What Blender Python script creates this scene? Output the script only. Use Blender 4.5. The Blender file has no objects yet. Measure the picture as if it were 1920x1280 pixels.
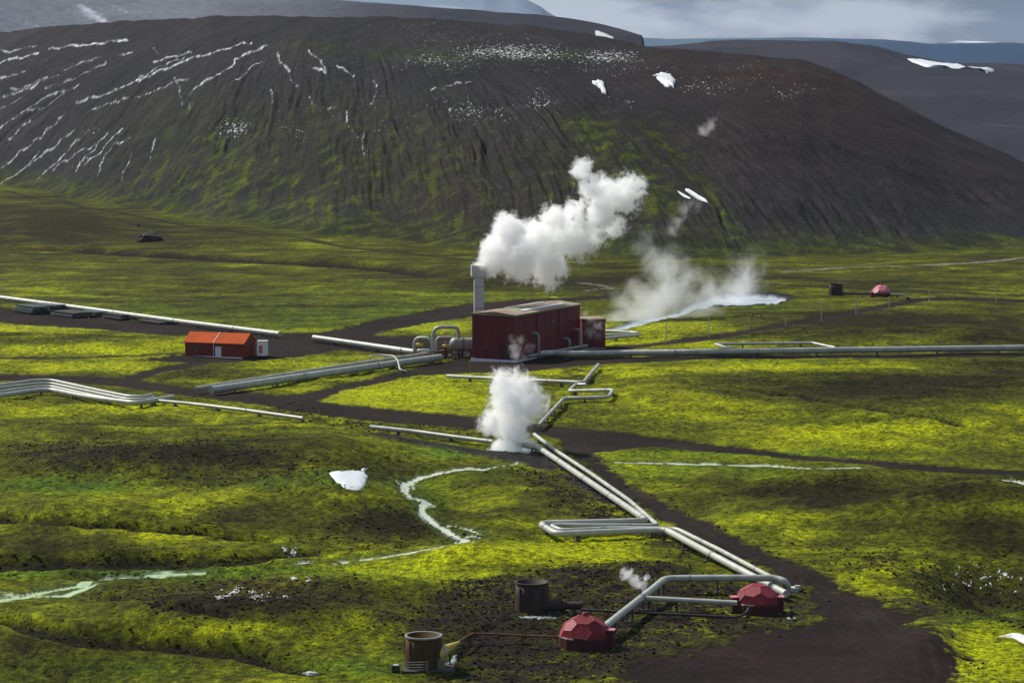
import bpy, math, random
import numpy as np
from mathutils import Vector

S = bpy.context.scene
RNG = random.Random(7)

# ------------------------------------------------------------------ camera
CAM_Z = 70.0
FPX = 5200.0                      # focal length in pixels of the 1920 wide photograph
PITCH = math.atan(530.0 / FPX)
cam_d = bpy.data.cameras.new("camera")
cam_d.sensor_width = 36.0
cam_d.lens = FPX / 1920.0 * 36.0
cam_d.clip_start = 1.0
cam_d.clip_end = 60000.0
cam = bpy.data.objects.new("camera", cam_d)
S.collection.objects.link(cam)
cam.location = (0, 0, CAM_Z)
cam.rotation_euler = (math.pi / 2 - PITCH, 0, 0)
S.camera = cam

# ------------------------------------------------------------------ world / sun / exposure
SUN_EL, SUN_ROT = math.radians(44), math.radians(-52)      # from the left, a little beyond the plant
W = bpy.data.worlds.new("World")
S.world = W
W.use_nodes = True
nt = W.node_tree
nt.nodes.clear()


def nd(t, typ, **kw):
    n = t.nodes.new(typ)
    for k, v in kw.items():
        if k.startswith("i_"):
            n.inputs[int(k[2:])].default_value = v
        else:
            setattr(n, k, v)
    return n


wo = nd(nt, "ShaderNodeOutputWorld")
bg = nd(nt, "ShaderNodeBackground")
bg.inputs[1].default_value = 0.075
sky = nd(nt, "ShaderNodeTexSky", sky_type='NISHITA', sun_disc=False, sun_elevation=SUN_EL, sun_rotation=SUN_ROT,
         altitude=500, air_density=1.0, dust_density=1.0, ozone_density=1.5)
tc = nd(nt, "ShaderNodeTexCoord")
mp = nd(nt, "ShaderNodeMapping")
mp.inputs['Scale'].default_value = (16, 16, 48)
nz = nd(nt, "ShaderNodeTexNoise")
nz.inputs['Scale'].default_value = 1.3
nz.inputs['Detail'].default_value = 7
nz.inputs['Roughness'].default_value = 0.55
nt.links.new(tc.outputs['Generated'], mp.inputs[0])
nt.links.new(mp.outputs[0], nz.inputs['Vector'])
cr = nd(nt, "ShaderNodeValToRGB")
cr.color_ramp.elements[0].position = 0.38
cr.color_ramp.elements[0].color = (1.25, 1.9, 3.2, 1)
cr.color_ramp.elements[1].position = 0.63
cr.color_ramp.elements[1].color = (5.0, 5.8, 7.0, 1)
acc = nz.outputs['Fac']
for (cx_, cz_, rx_, rz_, am_) in ((.130, .0150, .030, .009, .16), (.0, .022, .085, .020, .13), (.185, .004, .06, .010, -.22), (.06, .022, .03, .012, -.10)):
    m1 = nd(nt, "ShaderNodeVectorMath", operation='SUBTRACT'); nt.links.new(tc.outputs['Generated'], m1.inputs[0]); m1.inputs[1].default_value = (cx_, 1, cz_)
    m2 = nd(nt, "ShaderNodeVectorMath", operation='MULTIPLY'); nt.links.new(m1.outputs[0], m2.inputs[0]); m2.inputs[1].default_value = (1 / rx_, 0.2, 1 / rz_)
    m3 = nd(nt, "ShaderNodeVectorMath", operation='LENGTH'); nt.links.new(m2.outputs[0], m3.inputs[0])
    m4 = nd(nt, "ShaderNodeMapRange", interpolation_type='SMOOTHSTEP'); nt.links.new(m3.outputs['Value'], m4.inputs[0])
    m4.inputs[1].default_value = 1.2; m4.inputs[2].default_value = 0; m4.inputs[3].default_value = 0; m4.inputs[4].default_value = am_
    m5 = nd(nt, "ShaderNodeMath", operation='ADD'); nt.links.new(acc, m5.inputs[0]); nt.links.new(m4.outputs[0], m5.inputs[1]); acc = m5.outputs[0]
nt.links.new(acc, cr.inputs[0])
mx = nd(nt, "ShaderNodeMix", data_type='RGBA')
mx.inputs[0].default_value = 0.92
nt.links.new(sky.outputs[0], mx.inputs[6])
nt.links.new(cr.outputs[0], mx.inputs[7])
nt.links.new(mx.outputs[2], bg.inputs[0])
nt.links.new(bg.outputs[0], wo.inputs[0])

sun_d = bpy.data.lights.new("sun", 'SUN')
sun_d.energy = 4.9
sun_d.angle = math.radians(1.5)
sun_d.color = (1.0, 0.95, 0.86)
sun = bpy.data.objects.new("sun", sun_d)
S.collection.objects.link(sun)
sdir = Vector((math.sin(SUN_ROT) * math.cos(SUN_EL), math.cos(SUN_ROT) * math.cos(SUN_EL), math.sin(SUN_EL)))
sun.rotation_euler = sdir.to_track_quat('Z', 'Y').to_euler()
sun.location = (-200, 500, 400)

S.view_settings.view_transform = 'Standard'
S.view_settings.look = 'None'
S.view_settings.exposure = 0.2
S.view_settings.gamma = 1.0
S.cycles.use_denoising = True
S.cycles.max_bounces = 24
S.cycles.diffuse_bounces = 2
S.cycles.glossy_bounces = 2
S.cycles.volume_bounces = 24
S.cycles.transparent_max_bounces = 8
S.cycles.volume_step_rate = 0.14
S.cycles.volume_max_steps = 256
S.cycles.sample_clamp_indirect = 6.0

# ------------------------------------------------------------------ numpy helpers
cp, sp = math.cos(PITCH), math.sin(PITCH)


def ray(px, py):
    u = np.asarray(px, float) - 960.0
    v = np.asarray(py, float) - 640.0
    return u, FPX * cp - v * sp, -FPX * sp - v * cp


_pr = np.random.RandomState(5)
_PERM = np.concatenate([_pr.permutation(1024)] * 2).astype(np.int32)
_ang = _pr.rand(1024) * 2 * math.pi
_GX = np.cos(_ang).astype(np.float32); _GY = np.sin(_ang).astype(np.float32)


def perlin(x, y, seed=0):
    x = np.asarray(x, float) + seed * 13.37; y = np.asarray(y, float) + seed * 7.71
    x, y = np.broadcast_arrays(x, y)
    xi = np.floor(x); yi = np.floor(y)
    xf = (x - xi).astype(np.float32); yf = (y - yi).astype(np.float32)
    xi = xi.astype(np.int32) & 1023; yi = yi.astype(np.int32) & 1023
    p0 = _PERM[xi]; p1 = _PERM[(xi + 1) & 1023]; y1 = (yi + 1) & 1023
    u = xf * xf * xf * (xf * (xf * 6 - 15) + 10)
    v = yf * yf * yf * (yf * (yf * 6 - 15) + 10)
    k = _PERM[p0 + yi]; g00 = _GX[k] * xf + _GY[k] * yf
    k = _PERM[p1 + yi]; g10 = _GX[k] * (xf - 1) + _GY[k] * yf
    k = _PERM[p0 + y1]; g01 = _GX[k] * xf + _GY[k] * (yf - 1)
    k = _PERM[p1 + y1]; g11 = _GX[k] * (xf - 1) + _GY[k] * (yf - 1)
    n0 = g00 + (g10 - g00) * u; n1 = g01 + (g11 - g01) * u
    return (n0 + (n1 - n0) * v) * 1.5


def fbm(x, y, size, octv=4, seed=0, gain=0.5):
    f = 1.0 / size; a = 1.0; s = 0.0; t = 0.0
    for o in range(octv):
        s = s + a * perlin(x * f + 17.3 * o, y * f - 9.1 * o, seed + o * 31)
        t += a * a
        a *= gain; f *= 2.03
    return s / math.sqrt(t)


def sstep(e0, e1, x):
    t = np.clip((x - e0) / (e1 - e0), 0, 1)
    return t * t * (3 - 2 * t)


def zline(py, Y):
    """height of the sight line through image row py at ground distance Y"""
    u, ry, rz = ray(960, py)
    return CAM_Z + rz / ry * Y


# valley distance for an image row on flat ground
def flatY(py):
    u, ry, rz = ray(960, py)
    return -CAM_Z * ry / rz


HB_P = [-900, -300, 0, 200, 400, 600, 900, 1200, 1400, 1900, 2300, 2900]
HB_Y = [flatY(v) for v in [335, 340, 350, 385, 420, 446, 478, 492, 492, 468, 450, 445]]
HC_P = [-900, -350, 0, 120, 250, 380, 500, 650, 800, 1000, 1100, 1200, 1350, 1500, 1560, 1650, 1750, 1850, 1920, 2270, 2900]
HC_V = [130, 85, 61, 48, 39, 32, 29, 31, 35, 48, 62, 84, 99, 110, 130, 175, 228, 274, 306, 380, 430]
HD_P = [-900, 0, 500, 1100, 1500, 1920, 2600]
HD_D = [420, 420, 420, 400, 340, 240, 160]
R3_P = [-900, -300, 0, 300, 520, 700, 850, 1000, 1100, 1160, 1203, 1206, 1212, 3000]
R3_V = [-230, -120, -70, -30, -2, 6, 14, 27, 44, 56, 68, 80, 130, 130]
R2_P = [-900, 900, 1240, 1330, 1450, 1560, 1640, 1700, 1800, 1920, 2300, 2900]
R2_V = [90, 84, 82, 77, 80, 78, 88, 102, 116, 121, 150, 190]
FM_P = [-900, 300, 600, 800, 900, 960, 1010, 1060, 1110, 1250, 1500, 1650, 1740, 1800, 1850, 1920, 2300, 2900]
FM_V = [-10, -30, -60, -42, -24, -8, 12, 40, 66, 73, 70, 74, 82, 76, 78, 82, 74, 70]

# broad mounds and hollows of the valley floor: px, py, half width px, half depth m, height m
BUMPS = [
    (300, 885, 330, 20, 3.2), (620, 860, 160, 20, 2.5), (620, 965, 260, 22, 4.5), (150, 1000, 260, 16, 3.0),
    (760, 900, 70, 14, -1.5), (850, 960, 60, 18, -2.0), (250, 1075, 420, 9, -2.6), (430, 1190, 380, 12, 2.6),
    (120, 1260, 300, 10, -1.5), (1600, 935, 230, 13, 3.0), (1840, 985, 220, 16, 4.5), (1450, 985, 150, 16, 1.5),
    (1880, 1090, 110, 18, -4.0), (1300, 1085, 170, 8, 1.3), (640, 1130, 260, 10, 2.0), (900, 1060, 160, 9, 1.6),
    (1750, 1230, 60, 14, 1.5), (1500, 720, 400, 30, 2.2), (1250, 760, 220, 24, 1.6), (1800, 790, 300, 30, 2.0),
    (80, 430, 150, 60, 6.0), (500, 462, 300, 26, 3.0), (1500, 600, 300, 40, 2.0),
    (1700, 640, 300, 30, 1.5), (150, 655, 200, 20, 1.2), (600, 720, 80, 10, 0.6),
]
_b = []
for (bx, by, wx, wy, ah) in BUMPS:
    y0 = flatY(by); _b.append((bx, y0, wx, wy * (.85 if by > 800 else 1), ah * (1.45 if by > 800 else 1)))


def hill_t(X, Y):
    p = 960 + FPX * X / Y
    p = p + 10 * perlin(p / 90.0, Y / 300.0, 5)
    db = np.interp(p, HB_P, HB_Y) + 5 * perlin(p / 160.0, p * 0 + 3.1, 8)
    dc = db + np.interp(p, HD_P, HD_D)
    zc = zline(np.interp(p, HC_P, HC_V), dc)
    t = (Y - db) / (dc - db)
    return p, t, zc, dc


def hprof(t):
    tt = np.clip(t, 0, 1)
    return 0.42 * tt ** 1.6 + 0.58 * np.sin(tt * math.pi / 2) ** 1.35


def hmacro(X, Y):
    X = np.asarray(X, float); Y = np.asarray(Y, float)
    Y = np.maximum(Y, 20.0)
    p = 960 + FPX * X / Y
    z = 1.1 * fbm(X, Y, 90, 3, 3) + 0.5 + 0.55 * fbm(X, Y, 30, 2, 6) * sstep(620, 480, Y)
    for (bx, y0, wx, wy, ah) in _b:
        z = z + ah * np.exp(-((p - bx) / wx) ** 2 - ((Y - y0) / wy) ** 2)
    # slope the camera stands on: ground falls away from the viewpoint
    z = z + (CAM_Z - 5) * sstep(150, -20, Y)
    _, t, zc, dc = hill_t(X, Y)
    S_ = hprof(t)
    h1 = zc * S_ - np.maximum(Y - dc, 0) * 0.13
    z = np.where(t > 0, np.maximum(z * (1 - S_) + h1, -14 + 0 * z), z)
    z = np.where(t > 1, np.maximum(h1, -12 + 3 * fbm(X, Y, 260, 3, 12)), z)
    # back ridges
    z3 = zline(np.interp(p, R3_P, R3_V), 2700.0)
    t3 = np.clip((Y - 2200) / 500, 0, 1)
    h3 = np.where(Y > 2200, z3 * np.sin(t3 * math.pi / 2) - np.maximum(Y - 2700, 0) * 0.1, -100)
    p2 = p + 25 * perlin(p / 130.0, Y / 500.0, 15)
    z2 = zline(np.interp(p2, R2_P, R2_V), 3000.0)
    t2 = np.clip((Y - 1950) / 1050, 0, 1)
    h2 = np.where(Y > 1950, -12 + (z2 + 12) * (0.5 * t2 + 0.5 * np.sin(t2 * math.pi / 2)) - np.maximum(Y - 3000, 0) * 0.1, -100)
    pf = p + 14 * perlin(p / 50.0, p * 0, 22)
    zf = zline(np.interp(pf, FM_P, FM_V), 9000.0)
    tf = np.clip((Y - 5500) / 3500, 0, 1)
    hf = np.where(Y > 5500, zf * tf - np.maximum(Y - 9000, 0) * 0.02, -100)
    return np.maximum(np.maximum(z, h3), np.maximum(h2, hf))


def G(px, py, h=0.0):
    """point where the sight line of an image pixel meets the ground raised by h"""
    ux, uy, uz = ray(px, py)
    Ys = np.concatenate([np.arange(215, 1100, 1.0), np.arange(1100, 4000, 4.0), np.arange(4000, 9500, 20.0)])
    X = ux / uy * Ys; Z = CAM_Z + uz / uy * Ys
    d = Z - hmacro(X, Ys) - h
    k = np.argmax(d < 0)
    if d[k] >= 0:
        k = len(Ys) - 1
    a, b = Ys[max(k - 1, 0)], Ys[k]
    for _ in range(18):
        m = 0.5 * (a + b)
        if CAM_Z + uz / uy * m - hmacro(ux / uy * m, m) - h < 0:
            b = m
        else:
            a = m
    return Vector((float(ux / uy * b), float(b), float(CAM_Z + uz / uy * b)))


def at_depth(px, py, Y):
    ux, uy, uz = ray(px, py)
    return Vector((float(ux / uy * Y), float(Y), float(CAM_Z + uz / uy * Y)))


def poly_world(pts):
    q = []
    for p in pts:
        v = G(p[0], p[1]); q.append((v.x, v.y))
    return np.array(q)


def line_dist(X, Y, pts, margin):
    """distance to a polyline (world), inf outside margin"""
    D = np.full(X.shape, 1e3)
    for i in range(len(pts) - 1):
        (ax, ay), (bx, by) = pts[i], pts[i + 1]
        m = (X > min(ax, bx) - margin) & (X < max(ax, bx) + margin) & (Y > min(ay, by) - margin) & (Y < max(ay, by) + margin)
        if not m.any():
            continue
        x = X[m]; y = Y[m]
        vx, vy = bx - ax, by - ay
        t = np.clip(((x - ax) * vx + (y - ay) * vy) / max(vx * vx + vy * vy, 1e-9), 0, 1)
        D[m] = np.minimum(D[m], np.hypot(x - ax - t * vx, y - ay - t * vy))
    return D


def line_taper(X, Y, pts, margin):
    """distance to a polyline and a width factor that falls off at both ends"""
    D = np.full(X.shape, 1e3); Wf = np.ones(X.shape)
    seg = [math.hypot(pts[i + 1][0] - pts[i][0], pts[i + 1][1] - pts[i][1]) for i in range(len(pts) - 1)]
    tot = sum(seg); run = 0.0
    for i in range(len(pts) - 1):
        (ax, ay), (bx, by) = pts[i], pts[i + 1]
        m = (X > min(ax, bx) - margin) & (X < max(ax, bx) + margin) & (Y > min(ay, by) - margin) & (Y < max(ay, by) + margin)
        if m.any():
            x = X[m]; y = Y[m]; vx, vy = bx - ax, by - ay
            t = np.clip(((x - ax) * vx + (y - ay) * vy) / max(vx * vx + vy * vy, 1e-9), 0, 1)
            d = np.hypot(x - ax - t * vx, y - ay - t * vy)
            u = (run + t * seg[i]) / tot
            wf = np.clip(np.minimum(u, 1 - u) / .08, .35, 1)
            better = d < D[m]
            dm = D[m]; wm = Wf[m]; dm[better] = d[better]; wm[better] = wf[better]; D[m] = dm; Wf[m] = wm
        run += seg[i]
    return D, Wf


def poly_sdf(X, Y, pts, margin):
    D = line_dist(X, Y, list(pts) + [pts[0]], margin)
    xs, ys = pts[:, 0], pts[:, 1]
    m = (X > xs.min() - 1) & (X < xs.max() + 1) & (Y > ys.min() - 1) & (Y < ys.max() + 1)
    x = X[m]; y = Y[m]; ins = np.zeros(x.shape, bool)
    n = len(pts)
    for i in range(n):
        ax, ay = pts[i]; bx, by = pts[(i + 1) % n]
        if ay == by:
            continue
        c = ((ay > y) != (by > y)) & (x < (bx - ax) * (y - ay) / (by - ay) + ax)
        ins ^= c
    d = D[m]; d[ins] = -d[ins]; D[m] = d
    return D


# ------------------------------------------------------------------ traced ground features (image rows -> ground plan)
ROAD_POLYS = [
    # road from the junction down to the well pad, and the pad
    [(1045, 812), (1100, 812), (1180, 823), (1290, 830), (1200, 838), (1120, 848), (1132, 868), (1165, 890), (1215, 925), (1285, 960), (1400, 1015),
     (1520, 1062), (1590, 1092), (1690, 1125), (1760, 1158), (1792, 1200), (1830, 1250), (1870, 1330), (1900, 1460), (1300, 1460),
     (1180, 1300), (1120, 1262), (1180, 1230), (1300, 1195), (1400, 1172), (1470, 1165), (1500, 1140), (1492, 1108),
     (1470, 1086), (1380, 1042), (1290, 1000), (1225, 965), (1165, 925), (1128, 895), (1085, 862), (1050, 838)],
    # road crossing from the left edge to the right edge
    [(-400, 694), (0, 699), (120, 703), (200, 705), (267, 712), (350, 725), (430, 731), (500, 737), (560, 744), (640, 757), (760, 768), (880, 778),
     (960, 788), (1030, 797), (1100, 802), (1200, 814), (1400, 838), (1650, 863), (1920, 880), (2300, 905), (2300, 918),
     (1920, 891), (1650, 874), (1400, 850), (1250, 838), (1150, 830), (1000, 812), (880, 802), (760, 794), (640, 782), (560, 772), (470, 756),
     (350, 741), (267, 729), (200, 721), (100, 716), (0, 713), (-400, 706)],
    # branch past the shed to the yard
    [(225, 712), (258, 697), (300, 687), (350, 679), (262, 674), (290, 669), (345, 664), (400, 650), (480, 640), (420, 632), (330, 628), (200, 618), (100, 612), (0, 604), (-400, 575), (-400, 555),
     (0, 575), (60, 580), (160, 592), (330, 605), (420, 613), (520, 625), (600, 622), (640, 615), (700, 600), (790, 583), (880, 568), (960, 562), (1060, 557),
     (1160, 552), (1160, 558), (1060, 565), (960, 574), (880, 594), (800, 606), (720, 620), (700, 628), (790, 628), (890, 632), (890, 668), (830, 672), (740, 664), (640, 655),
     (600, 662), (560, 668), (480, 676), (400, 680), (360, 688), (310, 697), (272, 708), (262, 720)],
    # branch along the thick pipes to the plant and on under the main pipe
    [(520, 742), (570, 735), (640, 720), (700, 707), (784, 687), (840, 676), (880, 660), (900, 640), (1000, 640), (1120, 640), (1140, 648),
     (1200, 645), (1280, 633), (1400, 617), (1540, 593), (1667, 568), (1710, 559), (1760, 556), (1830, 557), (1920, 561), (2300, 572), (2300, 578), (1920, 567), (1830, 563), (1750, 563), (1667, 577), (1540, 602), (1400, 626),
     (1280, 643), (1180, 655), (1060, 668), (1200, 668), (1400, 664), (1920, 660), (2300, 655), (2300, 664), (1920, 669), (1500, 672), (1240, 677), (1120, 683), (1060, 688), (980, 697),
     (880, 698), (784, 703), (700, 720), (640, 733), (585, 752)],
]
THIN_ROADS_SHADE = [  # polyline, half width m, strength
    ([(0, 357), (120, 378), (240, 402), (330, 420), (450, 436), (600, 455), (760, 474), (900, 490)], 2.6, 0.8),
    ([(1380, 530), (1480, 535), (1680, 545), (1920, 553), (2200, 562)], 2.8, 0.9),
    ([(0, 796), (200, 796), (400, 798), (560, 792)], 1.0, 0.8),
    ([(0, 671), (120, 671), (250, 667), (345, 662)], 1.6, 0.9),
    ([(0, 462), (120, 466), (200, 470), (300, 478)], 7.0, 1.0),  # dark hollow at the hill foot, its shade painted in dirt colour
    ([(340, 478), (460, 486), (600, 490), (720, 500), (800, 512)], 8.0, 0.9),  # next hollow along, shade painted the same way
    ([(480, 520), (640, 525), (830, 520)], 1.5, 0.5),
    ([(1270, 585), (1290, 583)], 1.0, 0.2),
]
PALE_TRACKS = [([(1470, 510), (1560, 503), (1700, 498), (1800, 494), (1905, 485), (2000, 478)], 1.8),
               ([(1100, 545), (1150, 540), (1120, 534), (1080, 530)], 1.2)]
TRENCHES = [
    ([(-60, 460), (60, 463), (160, 468), (260, 476)], 6.0, 2.6), ([(330, 480), (460, 487), (600, 492), (720, 501), (820, 513)], 6.5, 2.8),  # polyline, half width, depth
    ([(-60, 972), (100, 976), (240, 984), (380, 996), (500, 1010)], 0.9, 1.0),
    ([(-60, 1058), (60, 1052), (200, 1050), (320, 1047), (430, 1047), (520, 1036), (580, 1034)], 1.4, 1.1),
    ([(20, 1160), (90, 1180), (150, 1191), (230, 1196), (310, 1200), (380, 1212), (450, 1218), (510, 1238), (590, 1258)], 1.2, 1.3),
    ([(215, 1113), (300, 1135), (420, 1150)], 0.7, 0.7),
    ([(1290, 716), (1340, 722), (1420, 730), (1500, 742), (1640, 765), (1800, 795)], 1.2, 0.8),
    ([(860, 1235), (890, 1190), (960, 1158)], 0.5, 0.3),
]
STREAMS = [  # polyline, half width, tint 0 white .. 1 green
    ([(968, 868), (930, 873), (905, 879), (880, 877), (830, 885), (790, 893), (768, 903), (757, 918), (770, 932), (800, 938), (788, 948), (794, 962),
      (806, 975), (832, 990), (850, 1002), (874, 1011), (830, 1022), (760, 1036), (700, 1043), (640, 1052)], 0.85, 0.15),
    ([(905, 1008), (884, 1003), (862, 1006)], 0.5, 0.1), ([(820, 984), (850, 984), (880, 992), (900, 1000)], 0.35, 0.1),
    ([(385, 1070), (345, 1070), (290, 1076), (200, 1086), (150, 1096), (90, 1106), (0, 1124), (-150, 1145)], 0.9, 0.55),
    ([(180, 1092), (120, 1115), (40, 1116), (0, 1110)], 0.7, 0.6),
    ([(1155, 865), (1230, 867), (1330, 868), (1440, 871), (1520, 877), (1610, 875)], 0.8, 0.25),
    ([(1880, 898), (1930, 907), (2050, 922)], 1.0, 0.0),
    ([(555, 1054), (580, 1052)], 0.4, 0.0),
]
POND_POLYS = [
    [(1135, 617), (1180, 604), (1230, 593), (1270, 585), (1290, 571), (1330, 558), (1400, 553), (1450, 556), (1475, 562), (1455, 570), (1400, 574),
     (1340, 574), (1290, 586), (1260, 595), (1220, 604), (1180, 613), (1140, 622)],
    [(918, 838), (950, 832), (1000, 836), (1010, 842), (985, 848), (940, 846)],
]
BERM_POLYS = [
    [(690, 812), (780, 823), (880, 840), (905, 846), (985, 850), (1020, 848), (1035, 862), (1060, 872), (1030, 876), (960, 868), (900, 856), (820, 842), (740, 826), (690, 818)],
    [(1330, 552), (1420, 548), (1480, 552), (1490, 560), (1460, 570), (1400, 576), (1330, 577), (1300, 584), (1290, 590), (1300, 571)],
    [(1040, 880), (1120, 905), (1180, 950), (1130, 940), (1080, 910)],
]
# patches with dark gravel showing through the moss: polygon, strength
MOTTLE = [
    ([(880, 1090), (990, 1068), (1130, 1050), (1250, 1052), (1330, 1068), (1420, 1100), (1500, 1150), (1400, 1180), (1300, 1190), (1150, 1240), (1100, 1300),
      (860, 1300), (850, 1230), (760, 1180), (720, 1160), (800, 1130)], 1.15),
    ([(990, 880), (1060, 890), (1150, 930), (1210, 980), (1080, 965), (1020, 930)], 1.0),
    ([(1500, 1010), (1700, 1040), (1950, 1080), (1950, 1180), (1850, 1170), (1650, 1090)], 0.6),
    ([(0, 830), (200, 815), (480, 830), (600, 870), (640, 910), (520, 900), (300, 900), (60, 880)], 0.45),
    ([(560, 1000), (700, 960), (860, 1000), (780, 1025), (640, 1040)], 0.5),
    ([(180, 1110), (420, 1085), (640, 1080), (700, 1110), (600, 1150), (300, 1160)], 0.6),
    ([(1030, 690), (1110, 688), (1120, 700), (1080, 712), (1040, 705)], 0.9),
    ([(590, 790), (760, 796), (900, 812), (900, 830), (700, 808)], 0.7),
    ([(1180, 990), (1290, 1000), (1440, 1080), (1500, 1110), (1400, 1085), (1250, 1020)], 0.8),
    ([(520, 740), (600, 780), (800, 800), (790, 812), (600, 800), (500, 770)], 0.7),
]
# brown heathland, and cloud shadow over the fields painted dark: px, py, half width px, half height px, strength
HEATH_SHADE = [
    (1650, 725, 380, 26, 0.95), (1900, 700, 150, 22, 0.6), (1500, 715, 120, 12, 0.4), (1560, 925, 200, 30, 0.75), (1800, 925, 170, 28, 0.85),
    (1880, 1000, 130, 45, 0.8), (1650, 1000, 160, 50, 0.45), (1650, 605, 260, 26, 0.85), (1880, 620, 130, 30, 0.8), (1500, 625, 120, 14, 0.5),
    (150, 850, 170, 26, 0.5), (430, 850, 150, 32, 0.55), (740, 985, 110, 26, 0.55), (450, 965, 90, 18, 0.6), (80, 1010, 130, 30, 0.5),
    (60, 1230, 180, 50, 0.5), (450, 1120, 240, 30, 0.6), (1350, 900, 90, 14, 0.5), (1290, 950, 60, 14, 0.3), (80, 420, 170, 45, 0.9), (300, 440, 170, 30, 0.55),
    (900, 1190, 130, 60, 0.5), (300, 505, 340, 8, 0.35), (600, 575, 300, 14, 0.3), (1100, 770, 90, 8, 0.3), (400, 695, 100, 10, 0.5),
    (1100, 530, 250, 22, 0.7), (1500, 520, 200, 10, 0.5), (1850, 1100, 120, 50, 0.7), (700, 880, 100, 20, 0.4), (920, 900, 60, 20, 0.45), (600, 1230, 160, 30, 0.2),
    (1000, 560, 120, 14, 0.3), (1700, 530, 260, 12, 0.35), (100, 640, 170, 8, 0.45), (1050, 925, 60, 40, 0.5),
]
# brightest fresh moss
LUSH = [
    (1250, 740, 200, 50, 0.8), (1450, 690, 320, 7, 0.9), (1600, 820, 330, 30, 0.7), (1150, 700, 120, 14, 0.8), (750, 740, 200, 24, 0.8), (200, 650, 220, 16, 1.0),
    (150, 690, 200, 10, 0.9), (100, 765, 260, 16, 0.6), (60, 617, 300, 7, 0.9), (820, 612, 90, 12, 0.9), (1350, 645, 200, 8, 0.6), (1650, 1060, 160, 50, 0.5),
    (1500, 1010, 90, 40, 0.6), (1000, 1040, 200, 20, 0.9), (700, 1060, 200, 24, 0.6), (450, 930, 260, 20, 0.5), (300, 1000, 260, 14, 0.6), (250, 1070, 200, 8, 0.3),
    (600, 880, 110, 14, 0.5), (860, 850, 90, 10, 0.7), (1830, 1230, 60, 60, 0.6), (700, 1210, 140, 40, 0.5), (1250, 850, 150, 8, 0.4), (500, 1180, 200, 16, 0.4), (1050, 640, 0.1, 0.1, 0),
    (1250, 610, 180, 10, 0.5), (1800, 510, 200, 10, 0.25), (900, 710, 260, 5, 0.4), (560, 460, 140, 10, 0.3), (1350, 1060, 100, 12, 0.4),
]
# pure cool green (wet grass)
GREEN = [(250, 1072, 420, 12, 0.8), (600, 900, 200, 14, 0.6), (120, 910, 140, 14, 0.8), (880, 847, 120, 9, 0.9), (850, 1235, 120, 26, 0.4), (1400, 850, 260, 8, 0.6),
         (1430, 575, 60, 6, 0.6), (1650, 596, 200, 5, 0.7), (700, 1250, 150, 20, 0.5), (500, 590, 400, 40, 0.35), (150, 1255, 200, 25, 0.5), (1320, 880, 200, 10, 0.4),
         (800, 940, 40, 40, 0.4), (1830, 1150, 100, 20, 0.3)]
HILL_STREAKS = [
    [(-40, 128), (0, 118), (70, 100)], [(95, 92), (160, 83), (240, 75)], [(145, 192), (180, 178), (250, 158), (300, 135), (335, 118), (370, 104), (430, 90), (470, 82)],
    [(290, 116), (360, 98)], [(358, 172), (365, 163), (400, 145), (440, 122), (443, 110), (465, 100), (500, 88)], [(518, 100), (525, 118), (545, 136)],
    [(575, 92), (598, 112), (612, 140)], [(588, 128), (610, 138)], [(635, 130), (662, 144)], [(85, 168), (130, 152), (200, 120)], [(20, 168), (55, 156), (90, 145)],
    [(70, 190), (120, 168)], [(330, 147), (337, 160), (340, 205)], [(357, 172), (355, 200)], [(507, 170), (510, 200)], [(578, 176), (590, 200)], [(810, 168), (850, 158), (888, 149)],
    [(220, 108), (247, 98)], [(0, 320), (60, 270), (120, 215)], [(50, 308), (100, 270), (140, 240)], [(100, 320), (160, 280), (205, 245)], [(155, 310), (230, 240)],
    [(0, 95), (70, 88)], [(-20, 150), (50, 132)], [(120, 130), (190, 107)], [(180, 330), (200, 285), (240, 250)], [(290, 90), (298, 100)], [(605, 203), (630, 205)], [(680, 250), (683, 290)],
    [(160, 208), (230, 190), (300, 165), (350, 148)], [(260, 150), (300, 128), (345, 108)], [(0, 185), (40, 165), (110, 140)], [(30, 215), (90, 195), (150, 160)], [(0, 345), (40, 315), (75, 280)], [(60, 345), (110, 300), (150, 262)],
    [(430, 160), (470, 130), (495, 112)], [(650, 210), (655, 240), (672, 262)], [(700, 150), (706, 170), (700, 190)], [(545, 150), (560, 165)], [(0, 240), (80, 185)], [(0, 275), (60, 225)], [(140, 320), (180, 270)], [(0, 200), (40, 180)], [(280, 290), (290, 260)], [(230, 330), (245, 280)],
]
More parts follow.
